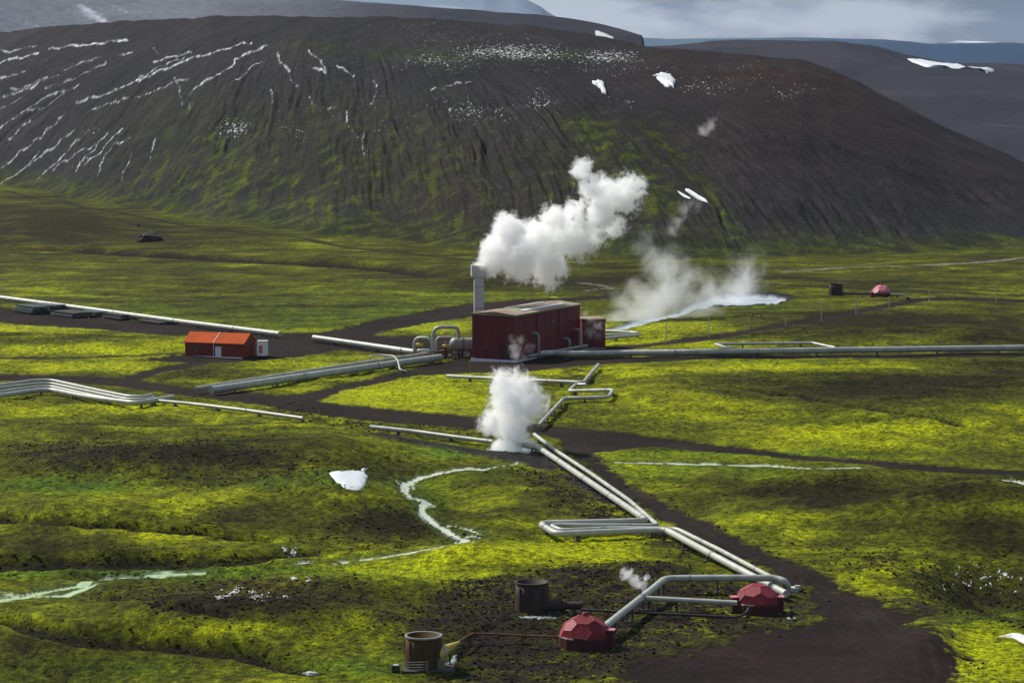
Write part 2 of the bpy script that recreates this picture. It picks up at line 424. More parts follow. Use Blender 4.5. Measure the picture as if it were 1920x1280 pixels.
SPECKS = [  # snow specks on the hill, wet glints painted white below: px,py, half w, half h, density
    (960, 100, 170, 20, 1.0), (820, 115, 120, 26, 0.8), (1130, 105, 110, 18, 1.0), (700, 120, 100, 30, 0.45), (880, 210, 110, 34, 0.75), (440, 235, 50, 22, 0.9), (545, 238, 40, 20, 0.65),
    (1330, 160, 120, 26, 0.7), (1480, 175, 70, 24, 0.7), (1400, 125, 120, 14, 0.6), (190, 250, 40, 14, 0.7), (790, 48, 100, 6, 0.6), (1010, 190, 60, 30, 0.8), (1170, 190, 90, 22, 0.6),
    (560, 210, 200, 26, 0.35), (700, 190, 60, 34, 0.5), (1250, 60, 100, 12, 0.5), (350, 240, 140, 26, 0.35), (680, 280, 14, 40, 0.5), (900, 50, 120, 10, 0.4), (1550, 200, 50, 20, 0.3),
    (120, 120, 150, 30, .55), (560, 120, 120, 30, .45), (400, 300, 200, 30, .3), (150, 300, 120, 30, .45),
    (900, 75, 300, 26, .55), (1150, 130, 250, 22, .6), (750, 230, 260, 40, .45), (1400, 150, 200, 40, .5),
    (470, 1115, 140, 18, 1.0), (560, 1085, 60, 8, 0.9), (535, 1032, 30, 14, 1.1), (420, 1048, 130, 4, 0.5), (1840, 1085, 110, 40, 0.85), (1680, 1030, 60, 14, 0.6), (1530, 912, 30, 8, 0.45),
    (80, 842, 60, 12, 0.5), (290, 1203, 110, 10, 0.55), (1000, 250, 70, 30, 0.5), (250, 310, 160, 30, 0.3),
]

print("tracing")
ROADW = [poly_world(p) for p in ROAD_POLYS]
PONDW = [poly_world(p) for p in POND_POLYS]
BERMW = [poly_world(p) for p in BERM_POLYS]
THINW = [(poly_world(p), w, s) for p, w, s in THIN_ROADS_SHADE]
PALEW = [(poly_world(p), w) for p, w in PALE_TRACKS]
TRENW = [(poly_world(p), w, d) for p, w, d in TRENCHES]
STRW = [(poly_world(p), w, t) for p, w, t in STREAMS]
MOTW = [(poly_world(p), s) for p, s in MOTTLE]


def screenpos(X, Y, Z):
    dz = Z - CAM_Z
    dep = Y * cp - dz * sp
    return 960 + FPX * X / dep, 640 - FPX * (Y * sp + dz * cp) / dep


# ------------------------------------------------------------------ terrain grid
NC = 1150
ACOL = np.linspace((-330 - 960) / FPX, (2250 - 960) / FPX, NC)
rows = [3, 12, 25, 40, 70, 100, 130, 160, 185, 200]
rows += [float(flatY(v)) for v in np.arange(1500, 480, -1.75)]
rows = [r for r in rows if r < 940]
rows += list(np.arange(940, 1940, 1.75)) + list(np.arange(1940, 2000, 6.0)) + list(np.arange(2000, 3150, 9.0)) + list(np.arange(3150, 5500, 90.0)) \
    + list(np.arange(5500, 9050, 60.0)) + [9300, 10000, 12000, 16000, 24000]
YR = np.array(sorted(rows))
NR = len(YR)
Yg = np.repeat(YR[:, None], NC, 1)
Xg = Yg * ACOL[None, :]
# beyond the far range the sheet fans out to the horizon
print("terrain", NR, NC)
Xf, Yf = Xg.ravel(), Yg.ravel()
Zm = hmacro(Xf, Yf)
sx, sy = screenpos(Xf, Yf, Zm)            # only used to place traced ground cover on the ground plan
P_, T_, ZC_, DC_ = hill_t(Xf, Yf)
on_hill = (T_ > 0) & (Yf < DC_ + 300)
back = (Yf > 1850) & ~(on_hill & (Yf < 2200))
on_hill = on_hill & (Yf < 2200)
valley = (T_ <= 0)

# gully flow coordinate of the hill
Sf = hprof(T_)
vb = np.interp(P_, HB_P, [335, 340, 350, 385, 420, 446, 478, 492, 492, 468, 450, 445])
vc = np.interp(P_, HC_P, HC_V)
vv = vb + (vc - vb) * Sf
q = (P_ - 620) / np.maximum(vv - 0, 28) ** 0.55
q = q + .7 * fbm(Xf, Yf, 150, 2, 41) + .22 * fbm(Xf, Yf, 40, 3, 42)
# at the far right the stream lines run parallel to the falling ridge
gul = fbm(q * 0.8, vv / 90.0, 1.0, 3, 40, 0.6)
gul2 = perlin(q * 0.33 + 4, vv / 300.0, 44)
gw = sstep(0.0, 0.2, T_) * sstep(1.0, 0.7, T_) * on_hill
gamp = gw * (0.35 + 0.65 * sstep(0.8, 0.35, Sf))
ridg = 1 - np.abs(gul) * 2.0
gvar = sstep(-0.7, 0.7, fbm(Xf, Yf, 90, 2, 45))
Z = Zm.copy()
Z += on_hill * gamp * (1.3 * ridg * (0.5 + gvar) - 0.8 + 2.2 * gul2)
Z += on_hill * sstep(0, .1, T_) * (1.0 * fbm(Xf, Yf, 34, 4, 50))
Z += back * (Yf < 5000) * 5 * fbm(Xf, Yf, 190, 4, 51) * sstep(1850, 2100, Yf)
Z += (Yf > 5600) * 12 * fbm(Xf, Yf, 900, 4, 52) * sstep(9100, 8500, Yf)

# road distance
Dr = np.full(Xf.shape, 1e3)
for pw in ROADW:
    Dr = np.minimum(Dr, poly_sdf(Xf, Yf, pw, 12))
rag = fbm(Xf, Yf, 5, 3, 60)
rag2 = fbm(Xf, Yf, 1.8, 3, 62)
padz = sstep(1060, 1140, sy)
dirt = sstep(0.8, -0.8, Dr + 0.9 * rag + 0.7 * rag2 + padz * (2.2 + 3.4 * fbm(Xf, Yf, 7, 3, 63) + 1.5 * rag2))
Dthin = np.full(Xf.shape, 1e3)
thin = np.zeros(Xf.shape)
for pw, w, s in THINW:
    d = line_dist(Xf, Yf, pw, 20 + w) + 0.35 * w * fbm(Xf, Yf, 14, 3, 61)
    thin = np.maximum(thin, s * sstep(w * 1.2, w * 0.55, d))
    Dthin = np.minimum(Dthin, d - w)
Dst0 = np.full(Xf.shape, 1e3)
for pw, w, tn in STRW:
    Dst0 = np.minimum(Dst0, line_dist(Xf, Yf, pw, 9) - w)
flat = sstep(0.5, 5.0, np.minimum(Dr, Dthin)) * valley * (0.15 + 0.85 * sstep(0, 5, Dst0))
# hummocks
hum = 0.42 * fbm(Xf, Yf, 9, 3, 70) + 0.16 * fbm(Xf, Yf, 2.6, 2, 71)
farfade = sstep(1100, 700, Yf) * 0.7 + 0.3
Z += hum * flat * (0.8 + 0.5 * fbm(Xf, Yf, 70, 2, 72)) * farfade * (Yf > 210)
Z -= 0.18 * dirt * valley
# trenches
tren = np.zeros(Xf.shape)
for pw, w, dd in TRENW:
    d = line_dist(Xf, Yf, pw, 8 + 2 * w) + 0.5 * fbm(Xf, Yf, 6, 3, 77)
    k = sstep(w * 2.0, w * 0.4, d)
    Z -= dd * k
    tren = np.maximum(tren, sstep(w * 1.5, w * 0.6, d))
# streams
stre = np.zeros(Xf.shape); tint = np.zeros(Xf.shape); Dstr = np.full(Xf.shape, 1e3)
for pw, w, tn in STRW:
    wj = w * 0.8 * (1 + 0.6 * fbm(Xf, Yf, 5, 3, 80))
    d, wf_ = line_taper(Xf, Yf, pw, 7); wj = wj * wf_
    d = d + 0.25 * fbm(Xf, Yf, 3, 2, 81)
    k = sstep(wj * 1.25, wj * 0.7, d)
    Z -= 0.16 * sstep(w * 2.2, w, d)
    tint = np.where(k > stre, tn, tint)
    br = sstep(.34, .10, np.abs(d - w * 1.1 - 0.9 * fbm(Xf, Yf, 9, 2, 87))) * sstep(w * 3.2, w * 1.6, d) * sstep(-.1, .5, fbm(Xf, Yf, 13, 2, 88)) * .8 * wf_
    k = np.maximum(k, br)
    stre = np.maximum(stre, k); Dstr = np.minimum(Dstr, d - w)
# ponds
Dp = np.full(Xf.shape, 1e3)
for pw in PONDW:
    Dp = np.minimum(Dp, poly_sdf(Xf, Yf, pw, 10) + 0.5 * fbm(Xf, Yf, 6, 2, 82))
pond = sstep(0.6, -0.6, Dp)
berm = np.zeros(Xf.shape)
for pw in BERMW:
    berm = np.maximum(berm, sstep(1.0, -1.0, poly_sdf(Xf, Yf, pw, 10) + 0.9 * fbm(Xf, Yf, 5, 3, 83)))
Z = np.where((pond > 0.0) & valley, Z * (1 - pond) + (Zm - 0.5) * pond, Z)
Z += 0.5 * berm * (1 - pond) * valley

# the ground is cut level under the twin pipes
for pts_, w_ in (([(1002, 814), (1040, 843), (1110, 889), (1180, 938), (1234, 985)], 3.0), ([(1009, 838), (1080, 886), (1150, 933), (1214, 976)], 3.0), ([(1249, 993), (1330, 1037), (1474, 1113)], 2.5),
                 ([(66, 720), (180, 738), (262, 752)], 4.0), ([(694, 800), (924, 828)], 2.0)):
    for i in range(len(pts_) - 1):
        a_ = G(pts_[i][0], pts_[i][1], 1.0); b_ = G(pts_[i + 1][0], pts_[i + 1][1], 1.0)
        vx, vy = b_.x - a_.x, b_.y - a_.y; L2 = vx * vx + vy * vy
        m = (Xf > min(a_.x, b_.x) - 9) & (Xf < max(a_.x, b_.x) + 9) & (Yf > min(a_.y, b_.y) - 9) & (Yf < max(a_.y, b_.y) + 9)
        t = np.clip(((Xf[m] - a_.x) * vx + (Yf[m] - a_.y) * vy) / L2, 0, 1); d = np.hypot(Xf[m] - a_.x - t * vx, Yf[m] - a_.y - t * vy)
        lim = a_.z + (b_.z - a_.z) * t - 1.0; k = sstep(8.5, w_, d)
        Z[m] = Z[m] * (1 - k) + np.minimum(Z[m], lim + .1 * perlin(Xf[m] / 2, Yf[m] / 2)) * k

# hill features
wht = np.zeros(Xf.shape)
hm = on_hill & (sy < 360) & (sx < 950)
ih = np.nonzero(hm)[0]
hx, hy = sx[ih], sy[ih]
jx = hx + 5 * fbm(hx, hy, 34, 3, 90); jy = hy + 3.2 * fbm(hx, hy, 22, 4, 91)
for k, st in enumerate(HILL_STREAKS):
    for i in range(len(st) - 1):
        (ax, ay), (bx, by) = st[i], st[i + 1]
        m = (jx > min(ax, bx) - 12) & (jx < max(ax, bx) + 12) & (jy > min(ay, by) - 12) & (jy < max(ay, by) + 12)
        vx, vy = bx - ax, by - ay
        t = np.clip(((jx[m] - ax) * vx + (jy[m] - ay) * vy) / (vx * vx + vy * vy), 0, 1)
        dd = np.hypot(jx[m] - ax - t * vx, jy[m] - ay - t * vy)
        strong = 1.0 if k < 9 else 0.75
        ww = 1.0 if k < 9 else 0.65
        brk = sstep(-0.35, 0.35, fbm(jx[m], jy[m], 9, 3, 92 + k))
        wht[ih[m]] = np.maximum(wht[ih[m]], strong * sstep(ww * (1.7), ww * 0.4, dd * (1 + .5 * perlin(jx[m] / 5, jy[m] / 5, 7))) * (0.12 + 0.88 * brk))


def blobs(lst):
    o = np.zeros(Xf.shape)
    wx = sx + 30 * fbm(sx, sy * 5, 140, 3, 95); wy = sy + 5 * fbm(sx, sy * 5, 120, 3, 96)
    for (bx, by, w, h, s) in lst:
        m = (np.abs(wx - bx) < 2 * w) & (np.abs(wy - by) < 2 * h)
        o[m] = np.maximum(o[m], s * np.exp(-((wx[m] - bx) / w) ** 2 - ((wy[m] - by) / h) ** 2) ** 0.9)
    return o


heath_shade = blobs(HEATH_SHADE); lush = blobs(LUSH); green = blobs(GREEN); spk = blobs(SPECKS)
mott = np.zeros(Xf.shape)
for pw, s in MOTW:
    mott = np.maximum(mott, s * sstep(5, -5, poly_sdf(Xf, Yf, pw, 14) + 4 * fbm(Xf, Yf, 16, 3, 97)))


def C(r, g, b):
    return np.array([r, g, b])[None, :]


def mix(a, b, f):
    return a * (1 - f[:, None]) + b * f[:, None]


n_big = fbm(Xf, Yf, 60, 4, 100); n_mid = fbm(Xf, Yf, 12, 4, 101); n_sm = fbm(Xf, Yf, 3.0, 3, 102)
streak = fbm(Xf * 0.35, Yf, 9, 4, 103)
f = np.clip(0.50 + 0.24 * n_big + 0.17 * n_mid + (0.16 + 0.20 * sstep(600, 900, Yf)) * streak + 0.15 * n_sm + 0.50 * lush - 0.64 * heath_shade, 0, 1)
far_v = sstep(700, 950, Yf)
f = f * (1 - 0.24 * far_v)
fl = sstep(.16, .02, np.abs(fbm(Xf * .22, Yf, 16, 3, 112))) * sstep(640, 900, Yf)
f = f * (1 - .42 * fl)
col = mix(C(.018, .018, .002) + 0 * Z[:, None], C(.085, .100, .003), sstep(0.0, 0.5, f))
col = mix(col, C(.36, .405, .001), sstep(0.40, 0.95, f))
col = mix(col, C(.050, .150, .010), np.clip(green + 0.12 * n_big, 0, .85) * sstep(.15, .6, f))
col = mix(col, C(.034, .024, .006), np.clip(heath_shade * (0.25 + 0.4 * fbm(Xf, Yf, 18, 3, 104)), 0, 0.6))
ochre = sstep(0.35, 1.1, fbm(Xf, Yf, 22, 3, 105)) * 0.45
col = mix(col, C(.15, .125, .012), ochre * (1 - dirt) * (1 - lush * 0.6))
# gravel and road
dcol = mix(C(.010, .0072, .0056) + 0 * Z[:, None], C(.021, .0145, .0112), sstep(-1, 1, fbm(Xf, Yf, 14, 4, 106)))
dcol = mix(dcol, C(.034, .016, .015), .6 * sstep(0, 1.2, fbm(Xf, Yf, 50, 2, 107)))
rut = np.exp(-((Dr + 1.4 + .2 * rag) / .32) ** 2) + .8 * np.exp(-((Dr + 2.9 + .2 * rag) / .35) ** 2) + .5 * np.exp(-((Dr + 4.6 + .3 * rag) / .4) ** 2)
trk = np.zeros(Xf.shape)
for tp in ([(1110, 850), (1150, 885), (1240, 945), (1400, 1030), (1510, 1085), (1600, 1130), (1640, 1180), (1560, 1230), (1380, 1245), (1250, 1250)],
           [(1510, 1085), (1540, 1130), (1500, 1175), (1380, 1200), (1280, 1225)], [(1600, 1120), (1720, 1190), (1740, 1260), (1700, 1330)],
           [(0, 706), (120, 710), (270, 719), (400, 734), (480, 745), (640, 769), (900, 790), (1030, 803), (1120, 815), (1200, 826), (1400, 844), (1650, 868), (1920, 885)],
           [(270, 715), (330, 689), (420, 673), (520, 655), (640, 645), (760, 650), (860, 672)], [(540, 748), (640, 727), (784, 696), (900, 684), (1060, 680), (1240, 672)]):
    d = line_dist(Xf, Yf, poly_world(tp), 12) + .25 * fbm(Xf, Yf, 9, 2, 113)
    trk = np.maximum(trk, sstep(.42, .12, np.abs(d - .95)) * (.5 + .5 * sstep(-.6, .4, fbm(Xf, Yf, 16, 2, 114))))
dcol = dcol * (1 + .45 * trk)[:, None]
dcol = dcol * (1 + .5 * rut * sstep(.0, .8, fbm(Xf, Yf, 26, 2, 64) + .4))[:, None] * (1 + .30 * rag2)[:, None]
col = mix(col, dcol, np.clip(mott * sstep(0.15, -0.25, n_sm * 0.6 + 0.5 * fbm(Xf, Yf, 5, 3, 108)) * 0.9, 0, 1))
col = mix(col, dcol, np.maximum(dirt, thin * sstep(-1.2, 0.2, fbm(Xf, Yf, 8, 3, 109) + 0.6)))
for pw, w in PALEW:
    d = line_dist(Xf, Yf, pw, 12) + fbm(Xf, Yf, 14, 2, 110) * 0.8
    col = mix(col, C(.24, .24, .23), 0.7 * sstep(w * 1.3, w * .5, d))
col = mix(col, C(.010, .008, .006), tren * 0.9)  # dark gully dirt, and painted shade in the hill-foot hollows
col = mix(col, C(.028, .026, .028), berm)
scol = mix(C(.62, .66, .56) + 0 * Z[:, None], C(.26, .46, .16), np.clip(tint + 0.12 * n_mid, 0, 1))
halo = sstep(2.2, 0.2, Dstr) * (1 - stre)
col = mix(col, C(.07, .11, .02), halo * 0.6)
col = mix(col, scol, stre * 0.92)
pcol = mix(C(.26, .33, .38) + 0 * Z[:, None], C(.48, .54, .58), sstep(-1, 1, fbm(Xf, Yf, 20, 3, 111)))
col = mix(col, pcol, pond)
# ---- hill cover
hn = fbm(Xf, Yf, 45, 4, 120); hs = fbm(Xf, Yf, 9, 3, 121)
hc = mix(C(.0165, .0170, .0205) + 0 * Z[:, None], C(.028, .0265, .029), sstep(-1, 1, hn))
hstr = perlin(q * 3.1, vv / 130.0, 47) + .6 * perlin(q * 7.3, vv / 70.0, 48)
hc = hc * (1 + np.clip(.45 * hstr, -.5, .7) * (.35 + .65 * gw) * sstep(-.8, .6, hn))[:, None]
hc = mix(hc, C(.010, .010, .013), sstep(.1, .9, -gul) * gw * 0.4 * gvar)
redz = np.exp(-((P_ - 1500) / 330) ** 2) * sstep(0.05, 0.9, Sf) + 0.4 * np.exp(-((P_ - 900) / 300) ** 2) * sstep(.7, .1, Sf)
hc = mix(hc, C(.040, .019, .015), np.clip(redz * (0.45 + 0.4 * fbm(Xf, Yf, 60, 4, 122)), 0, .8))
low = sstep(0.72, 0.2, Sf + 0.12 * hn)
leftok = sstep(60, 420, P_)
gmask = low * leftok * (0.36 + 0.8 * sstep(-.1, .8, gul + 0.5 * hs + 0.25 * hn))
gmask *= (1 - 0.6 * np.exp(-((P_ - 950) / 120) ** 2) * sstep(.0, .3, Sf))
rightg = np.exp(-(((P_ - (1085 + 0.95 * (vv - 250))) / 55.0) ** 2)) * sstep(235, 270, vv) * sstep(480, 400, vv)
rightg2 = np.exp(-(((P_ - (1200 + 0.9 * (vv - 250))) / 22.0) ** 2)) * sstep(240, 260, vv) * 0.8
basefoot = sstep(0.14, 0.0, Sf + 0.03 * hn) * 0.85
rside = sstep(1250, 1400, P_)
gmask = np.where(P_ > 1080, gmask * (1 - rside) * 0.7 + rside * 0.75 * low * sstep(0.16, 0.0, Sf - 0.05 * hn + .03 * hs) + 0.35 * rside * sstep(0.2, 1, hn) * sstep(.5, .1, Sf), gmask)
gm = np.clip(np.maximum(np.maximum(gmask * 0.85, np.maximum(rightg, rightg2) * (0.8 + 0.5 * hs + .3 * gul)), basefoot), 0, 1)
upg = np.exp(-((P_ - 830) / 180) ** 2 - ((vv - 125) / 18) ** 2) * 0.5 + np.exp(-((P_ - 590) / 50) ** 2 - ((vv - 105) / 14) ** 2) * 0.5 \
    + np.exp(-((P_ - 1090) / 130) ** 2 - ((vv - 118) / 7) ** 2) * 0.6
gm = np.clip(np.maximum(gm, upg * (0.7 + 0.4 * hs)), 0, 1)
hgc = mix(C(.016, .021, .004) + 0 * Z[:, None], C(.085, .110, .004), sstep(-.6, 1.0, hs + 0.4 * hn))
hc = mix(hc, hgc, gm)
hc = mix(hc, C(.75, .78, .80), np.clip(wht, 0, 1))
col = np.where(on_hill[:, None], mix(col, hc, sstep(0.0, 0.03, T_ + 0.006 * hn)), col)
col = mix(col, dcol, thin * on_hill * .9)
# ---- back hills
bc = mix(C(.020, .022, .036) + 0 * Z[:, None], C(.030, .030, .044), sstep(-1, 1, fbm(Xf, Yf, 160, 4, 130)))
bsp = fbm(Xf + Yf * 0.7, (Yf - Xf * 0.7) * 0.16, 30, 4, 131)
lft = sstep(1230, 900, P_) * (Yf < 3000)
bc = mix(bc, C(.12, .135, .165), .85 * lft * sstep(900, 300, P_))  # left ridge lightened: mist painted into its colour
bc = mix(bc, C(.50, .54, .60), np.clip(lft * sstep(.55, 1.1, bsp) * 0.9 + lft * 0.10, 0, 1) * sstep(800, 300, P_))
bc = mix(bc, C(.09, .085, .10), sstep(0.4, 1.2, bsp) * (1 - lft) * 0.5)
col = np.where((back & (Yf < 5000))[:, None], bc, col)
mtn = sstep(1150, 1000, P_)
fcol = mix(mix(C(.060, .110, .17) + 0 * Z[:, None], C(.008, .040, .095) + 0 * Z[:, None], sstep(1250, 1750, P_ + 60 * fbm(Xf, Yf, 700, 3, 133))) + 0 * Z[:, None], C(.16, .22, .30), mtn)  # distance haze painted into the blue of the far range
snowc = sstep(0.2, 0.9, fbm(Xf, Yf, 500, 4, 132)) * mtn * .6
capsn = np.exp(-((sx - 1825) / 45) ** 2 - ((sy - 79) / 3.0) ** 2)
fcol = mix(fcol, C(.55, .6, .66), np.clip(snowc + capsn, 0, 1))
col = np.where((Yf > 5000)[:, None], fcol, col)

specks = np.clip(spk, 0, 1.1) * (1 - dirt)
fine = np.where(on_hill, 0.95, 0.85) * (1 - 0.55 * dirt) * (1 - stre) * (1 - pond)
fine = np.where(Yf > 1850, 0.3, fine)
wet = np.clip(stre + pond, 0, 1)

# classes for the separate ground objects
cls = np.zeros(Xf.shape, np.int32)
cls[Dr < 0.0] = 1
cls[(Dthin < 0) & (sy < 720)] = 1  # painted hollow shade falls among the road faces too
cls[stre > 0.5] = 2
cls[pond > 0.5] = 3
cls[on_hill & (T_ > 0.012)] = 4
cls[back] = 5
cls[(Yf > 5000)] = 6
cls = cls.reshape(NR, NC)


# ------------------------------------------------------------------ materials
MATS = {}


def terrain_mat():
    m = bpy.data.materials.new("terrain"); m.use_nodes = True
    t = m.node_tree; t.nodes.clear()
    L = t.links.new
    out = nd(t, "ShaderNodeOutputMaterial"); bs = nd(t, "ShaderNodeBsdfPrincipled")
    L(bs.outputs[0], out.inputs[0])
    ac = nd(t, "ShaderNodeAttribute", attribute_name="Col")
    ak = nd(t, "ShaderNodeAttribute", attribute_name="Kov")
    sep = nd(t, "ShaderNodeSeparateColor"); L(ak.outputs['Color'], sep.inputs[0])
    geo = nd(t, "ShaderNodeNewGeometry")
    def noise(scale, detail=3, rough=0.6, dist=0.0):
        n = nd(t, "ShaderNodeTexNoise"); n.inputs['Scale'].default_value = scale; n.inputs['Detail'].default_value = detail
        n.inputs['Roughness'].default_value = rough; n.inputs['Distortion'].default_value = dist
        L(geo.outputs['Position'], n.inputs['Vector']); return n.outputs['Fac']
    def mth(op, a, b=None, c=None, clamp=False):
        n = nd(t, "ShaderNodeMath", operation=op); n.use_clamp = clamp
        for i, v in enumerate((a, b, c)):
            if v is None: continue
            if isinstance(v, (int, float)): n.inputs[i].default_value = v
            else: L(v, n.inputs[i])
        return n.outputs[0]
    def mr(v, a, b, c, d):
        n = nd(t, "ShaderNodeMapRange"); n.interpolation_type = 'SMOOTHSTEP'
        L(v, n.inputs[0])
        for i, x in enumerate((a, b, c, d)): n.inputs[i + 1].default_value = x
        return n.outputs[0]
    n1 = noise(0.9, 6, 0.72); n2 = noise(3.3, 4, 0.7); n3 = noise(0.12, 4, 0.6)
    fac = mth('MULTIPLY', mr(n1, 0.36, 0.64, 0.30, 1.65), mr(n2, 0.32, 0.68, 0.45, 1.5))
    # blend the variation by the 'fine' channel
    fac = mth('ADD', mth('MULTIPLY', mth('SUBTRACT', fac, 1.0), sep.outputs[1]), 1.0)
    fac = mth('MULTIPLY', fac, mr(n3, 0.3, 0.7, 0.85, 1.15))
    sc = nd(t, "ShaderNodeVectorMath", operation='SCALE')
    L(ac.outputs['Color'], sc.inputs[0]); L(fac, sc.inputs['Scale'])
    # small hue variation: some tufts go brown
    tuft = mth('MULTIPLY', mr(noise(1.1, 4, 0.7), 0.52, 0.62, 0, 0.6), sep.outputs[1])
    mxb = nd(t, "ShaderNodeMix", data_type='RGBA')
    L(tuft, mxb.inputs[0]); L(sc.outputs[0], mxb.inputs[6])
    br = nd(t, "ShaderNodeMix", data_type='RGBA', blend_type='MULTIPLY'); br.inputs[0].default_value = 1.0
    L(sc.outputs[0], br.inputs[6]); br.inputs[7].default_value = (.62, .42, .6, 1)
    L(br.outputs[2], mxb.inputs[7])
    gmn = mth('ADD', mth('MULTIPLY', noise(1.7, 4, 0.75), 0.62), mth('MULTIPLY', noise(0.5, 3, 0.6), 0.38))
    gth = mth('SUBTRACT', 0.62, mth('MULTIPLY', ak.outputs['Alpha'], 0.17))
    gfac = mth('MULTIPLY', mth('SUBTRACT', gmn, gth), 22.0, clamp=True)
    gcol = nd(t, "ShaderNodeMix", data_type='RGBA'); L(n2, gcol.inputs[0]); gcol.inputs[6].default_value = (.010, .007, .005, 1); gcol.inputs[7].default_value = (.040, .030, .022, 1)
    mxg = nd(t, "ShaderNodeMix", data_type='RGBA'); L(mth('MULTIPLY', gfac, 0.9), mxg.inputs[0]); L(mxb.outputs[2], mxg.inputs[6]); L(gcol.outputs[2], mxg.inputs[7])
    mxb = mxg
    # snow specks and painted wet glints
    v = nd(t, "ShaderNodeMapping"); v.inputs['Scale'].default_value = (1.0, 0.45, 1.0)
    L(geo.outputs['Position'], v.inputs[0])
    ns = nd(t, "ShaderNodeTexNoise"); ns.inputs['Scale'].default_value = 0.75; ns.inputs['Detail'].default_value = 3.0; ns.inputs['Roughness'].default_value = 0.75
    L(v.outputs[0], ns.inputs['Vector'])
    thr = mth('SUBTRACT', 0.80, mth('MULTIPLY', sep.outputs[0], 0.265))
    sm = mth('MULTIPLY', mth('GREATER_THAN', ns.outputs['Fac'], thr), mth('GREATER_THAN', noise(2.6, 2, 0.6), 0.47))
    mxs = nd(t, "ShaderNodeMix", data_type='RGBA')
    L(sm, mxs.inputs[0]); L(mxb.outputs[2], mxs.inputs[6]); mxs.inputs[7].default_value = (.72, .76, .80, 1)
    L(mxs.outputs[2], bs.inputs['Base Color'])
    rg = mth('SUBTRACT', 0.92, mth('MULTIPLY', sep.outputs[2], 0.62))
    L(rg, bs.inputs['Roughness'])
    bs.inputs['Specular IOR Level'].default_value = 0.08
    bp = nd(t, "ShaderNodeBump"); bp.inputs['Strength'].default_value = 1.0; bp.inputs['Distance'].default_value = 0.8
    hgt = mth('ADD', n1, mth('MULTIPLY', n2, 0.35))
    L(mth('MULTIPLY', hgt, mth('ADD', sep.outputs[1], 0.08)), bp.inputs['Height'])
    L(bp.outputs[0], bs.inputs['Normal'])
    return m


TM = terrain_mat()


def mat(name, col, rough=0.6, metal=0.0, var=0.2, scale=1.5, col2=None, bump=0.0, wave=None, spec=0.5):
    if name in MATS: return MATS[name]
    m = bpy.data.materials.new(name); m.use_nodes = True
    t = m.node_tree; bs = t.nodes['Principled BSDF']
    bs.inputs['Roughness'].default_value = rough; bs.inputs['Metallic'].default_value = metal
    bs.inputs['Specular IOR Level'].default_value = spec
    tcn = nd(t, "ShaderNodeTexCoord")
    n = nd(t, "ShaderNodeTexNoise"); n.inputs['Scale'].default_value = scale; n.inputs['Detail'].default_value = 5; n.inputs['Roughness'].default_value = .65
    mpn = nd(t, "ShaderNodeMapping"); mpn.inputs['Scale'].default_value = (1, 1, 0.35)
    t.links.new(tcn.outputs['Object'], mpn.inputs[0]); t.links.new(mpn.outputs[0], n.inputs['Vector'])
    r = nd(t, "ShaderNodeValToRGB")
    c2 = col2 or tuple(c * (1 - var) for c in col)
    c1 = col if col2 else tuple(min(1, c * (1 + var * .6)) for c in col)
    r.color_ramp.elements[0].position = 0.35; r.color_ramp.elements[0].color = (*c2, 1)
    r.color_ramp.elements[1].position = 0.65; r.color_ramp.elements[1].color = (*c1, 1)
    t.links.new(n.outputs['Fac'], r.inputs[0]); t.links.new(r.outputs[0], bs.inputs['Base Color'])
    if wave or bump:
        bp = nd(t, "ShaderNodeBump"); bp.inputs['Strength'].default_value = 0.6; bp.inputs['Distance'].default_value = bump or 0.05
        if wave:
            wv = nd(t, "ShaderNodeTexWave"); wv.wave_type = 'BANDS'; wv.bands_direction = wave[0]; wv.inputs['Scale'].default_value = wave[1]
            t.links.new(tcn.outputs['Object'], wv.inputs['Vector']); t.links.new(wv.outputs['Fac'], bp.inputs['Height'])
        else:
            t.links.new(n.outputs['Fac'], bp.inputs['Height'])
        t.links.new(bp.outputs[0], bs.inputs['Normal'])
    MATS[name] = m
    return m


M_PIPE = mat("aluminium_cladding", (.40, .41, .36), .5, .12, .22, .6)
M_PIPED = mat("weathered_cladding", (.24, .25, .23), .55, .15, .3, .8)
M_STEEL = mat("dark_steel", (.035, .032, .034), .6, .4, .3)
M_CONC = mat("concrete", (.42, .43, .42), .85, 0, .25, 1.2)
M_CONCD = mat("dark_concrete", (.06, .058, .055), .9, 0, .3, 1.2)
M_WALL = mat("maroon_sheet", (.135, .013, .022), .6, .0, .25, .25, spec=.3)
M_WALL2 = mat("rust_red_sheet", (.17, .014, .006), .65, .0, .2, .4)
M_ROOF = mat("grey_roof", (.27, .235, .15), .7, 0, .25, .10, col2=(.20, .12, .085))
M_SKY = mat("rooflight", (.68, .70, .64), .4, 0, .1)
M_OROOF = mat("orange_roof", (.42, .062, .004), .8, 0, .15, .4, spec=.15)
M_WHITE = mat("white_paint", (.72, .74, .76), .5, 0, .12)
M_STACK = mat("grey_stack", (.46, .45, .47), .6, .1, .15, .5)
M_DOME = mat("dome_panels", (.23, .016, .026), .62, 0, .22, .9, spec=.35)
M_DOMEO = mat("dome_orange_panels", (.42, .055, .012), .62, 0, .18, .9)
M_DOMED = mat("dome_skirt", (.045, .004, .006), .6, 0, .25, .8)  # darker red paints in the skirt's shade; doors and seams share it
M_DOMEF = mat("faded_dome_panels", (.52, .15, .19), .5, 0, .15, .9)
M_SIL = mat("rusty_silencer", (.085, .046, .014), .75, .1, .3, 1.2, col2=(.040, .024, .010), spec=.25)
M_SILD = mat("dark_silencer", (.034, .019, .014), .75, .1, .3, 1.2)
M_YEL = mat("yellow_paint", (.50, .40, .07), .5, 0, .3, 2.5)
M_RUST = mat("rust", (.14, .055, .022), .8, .1, .35, 3)
M_ROCK = mat("rock", (.028, .020, .020), .95, 0, .4, .5, bump=.4)
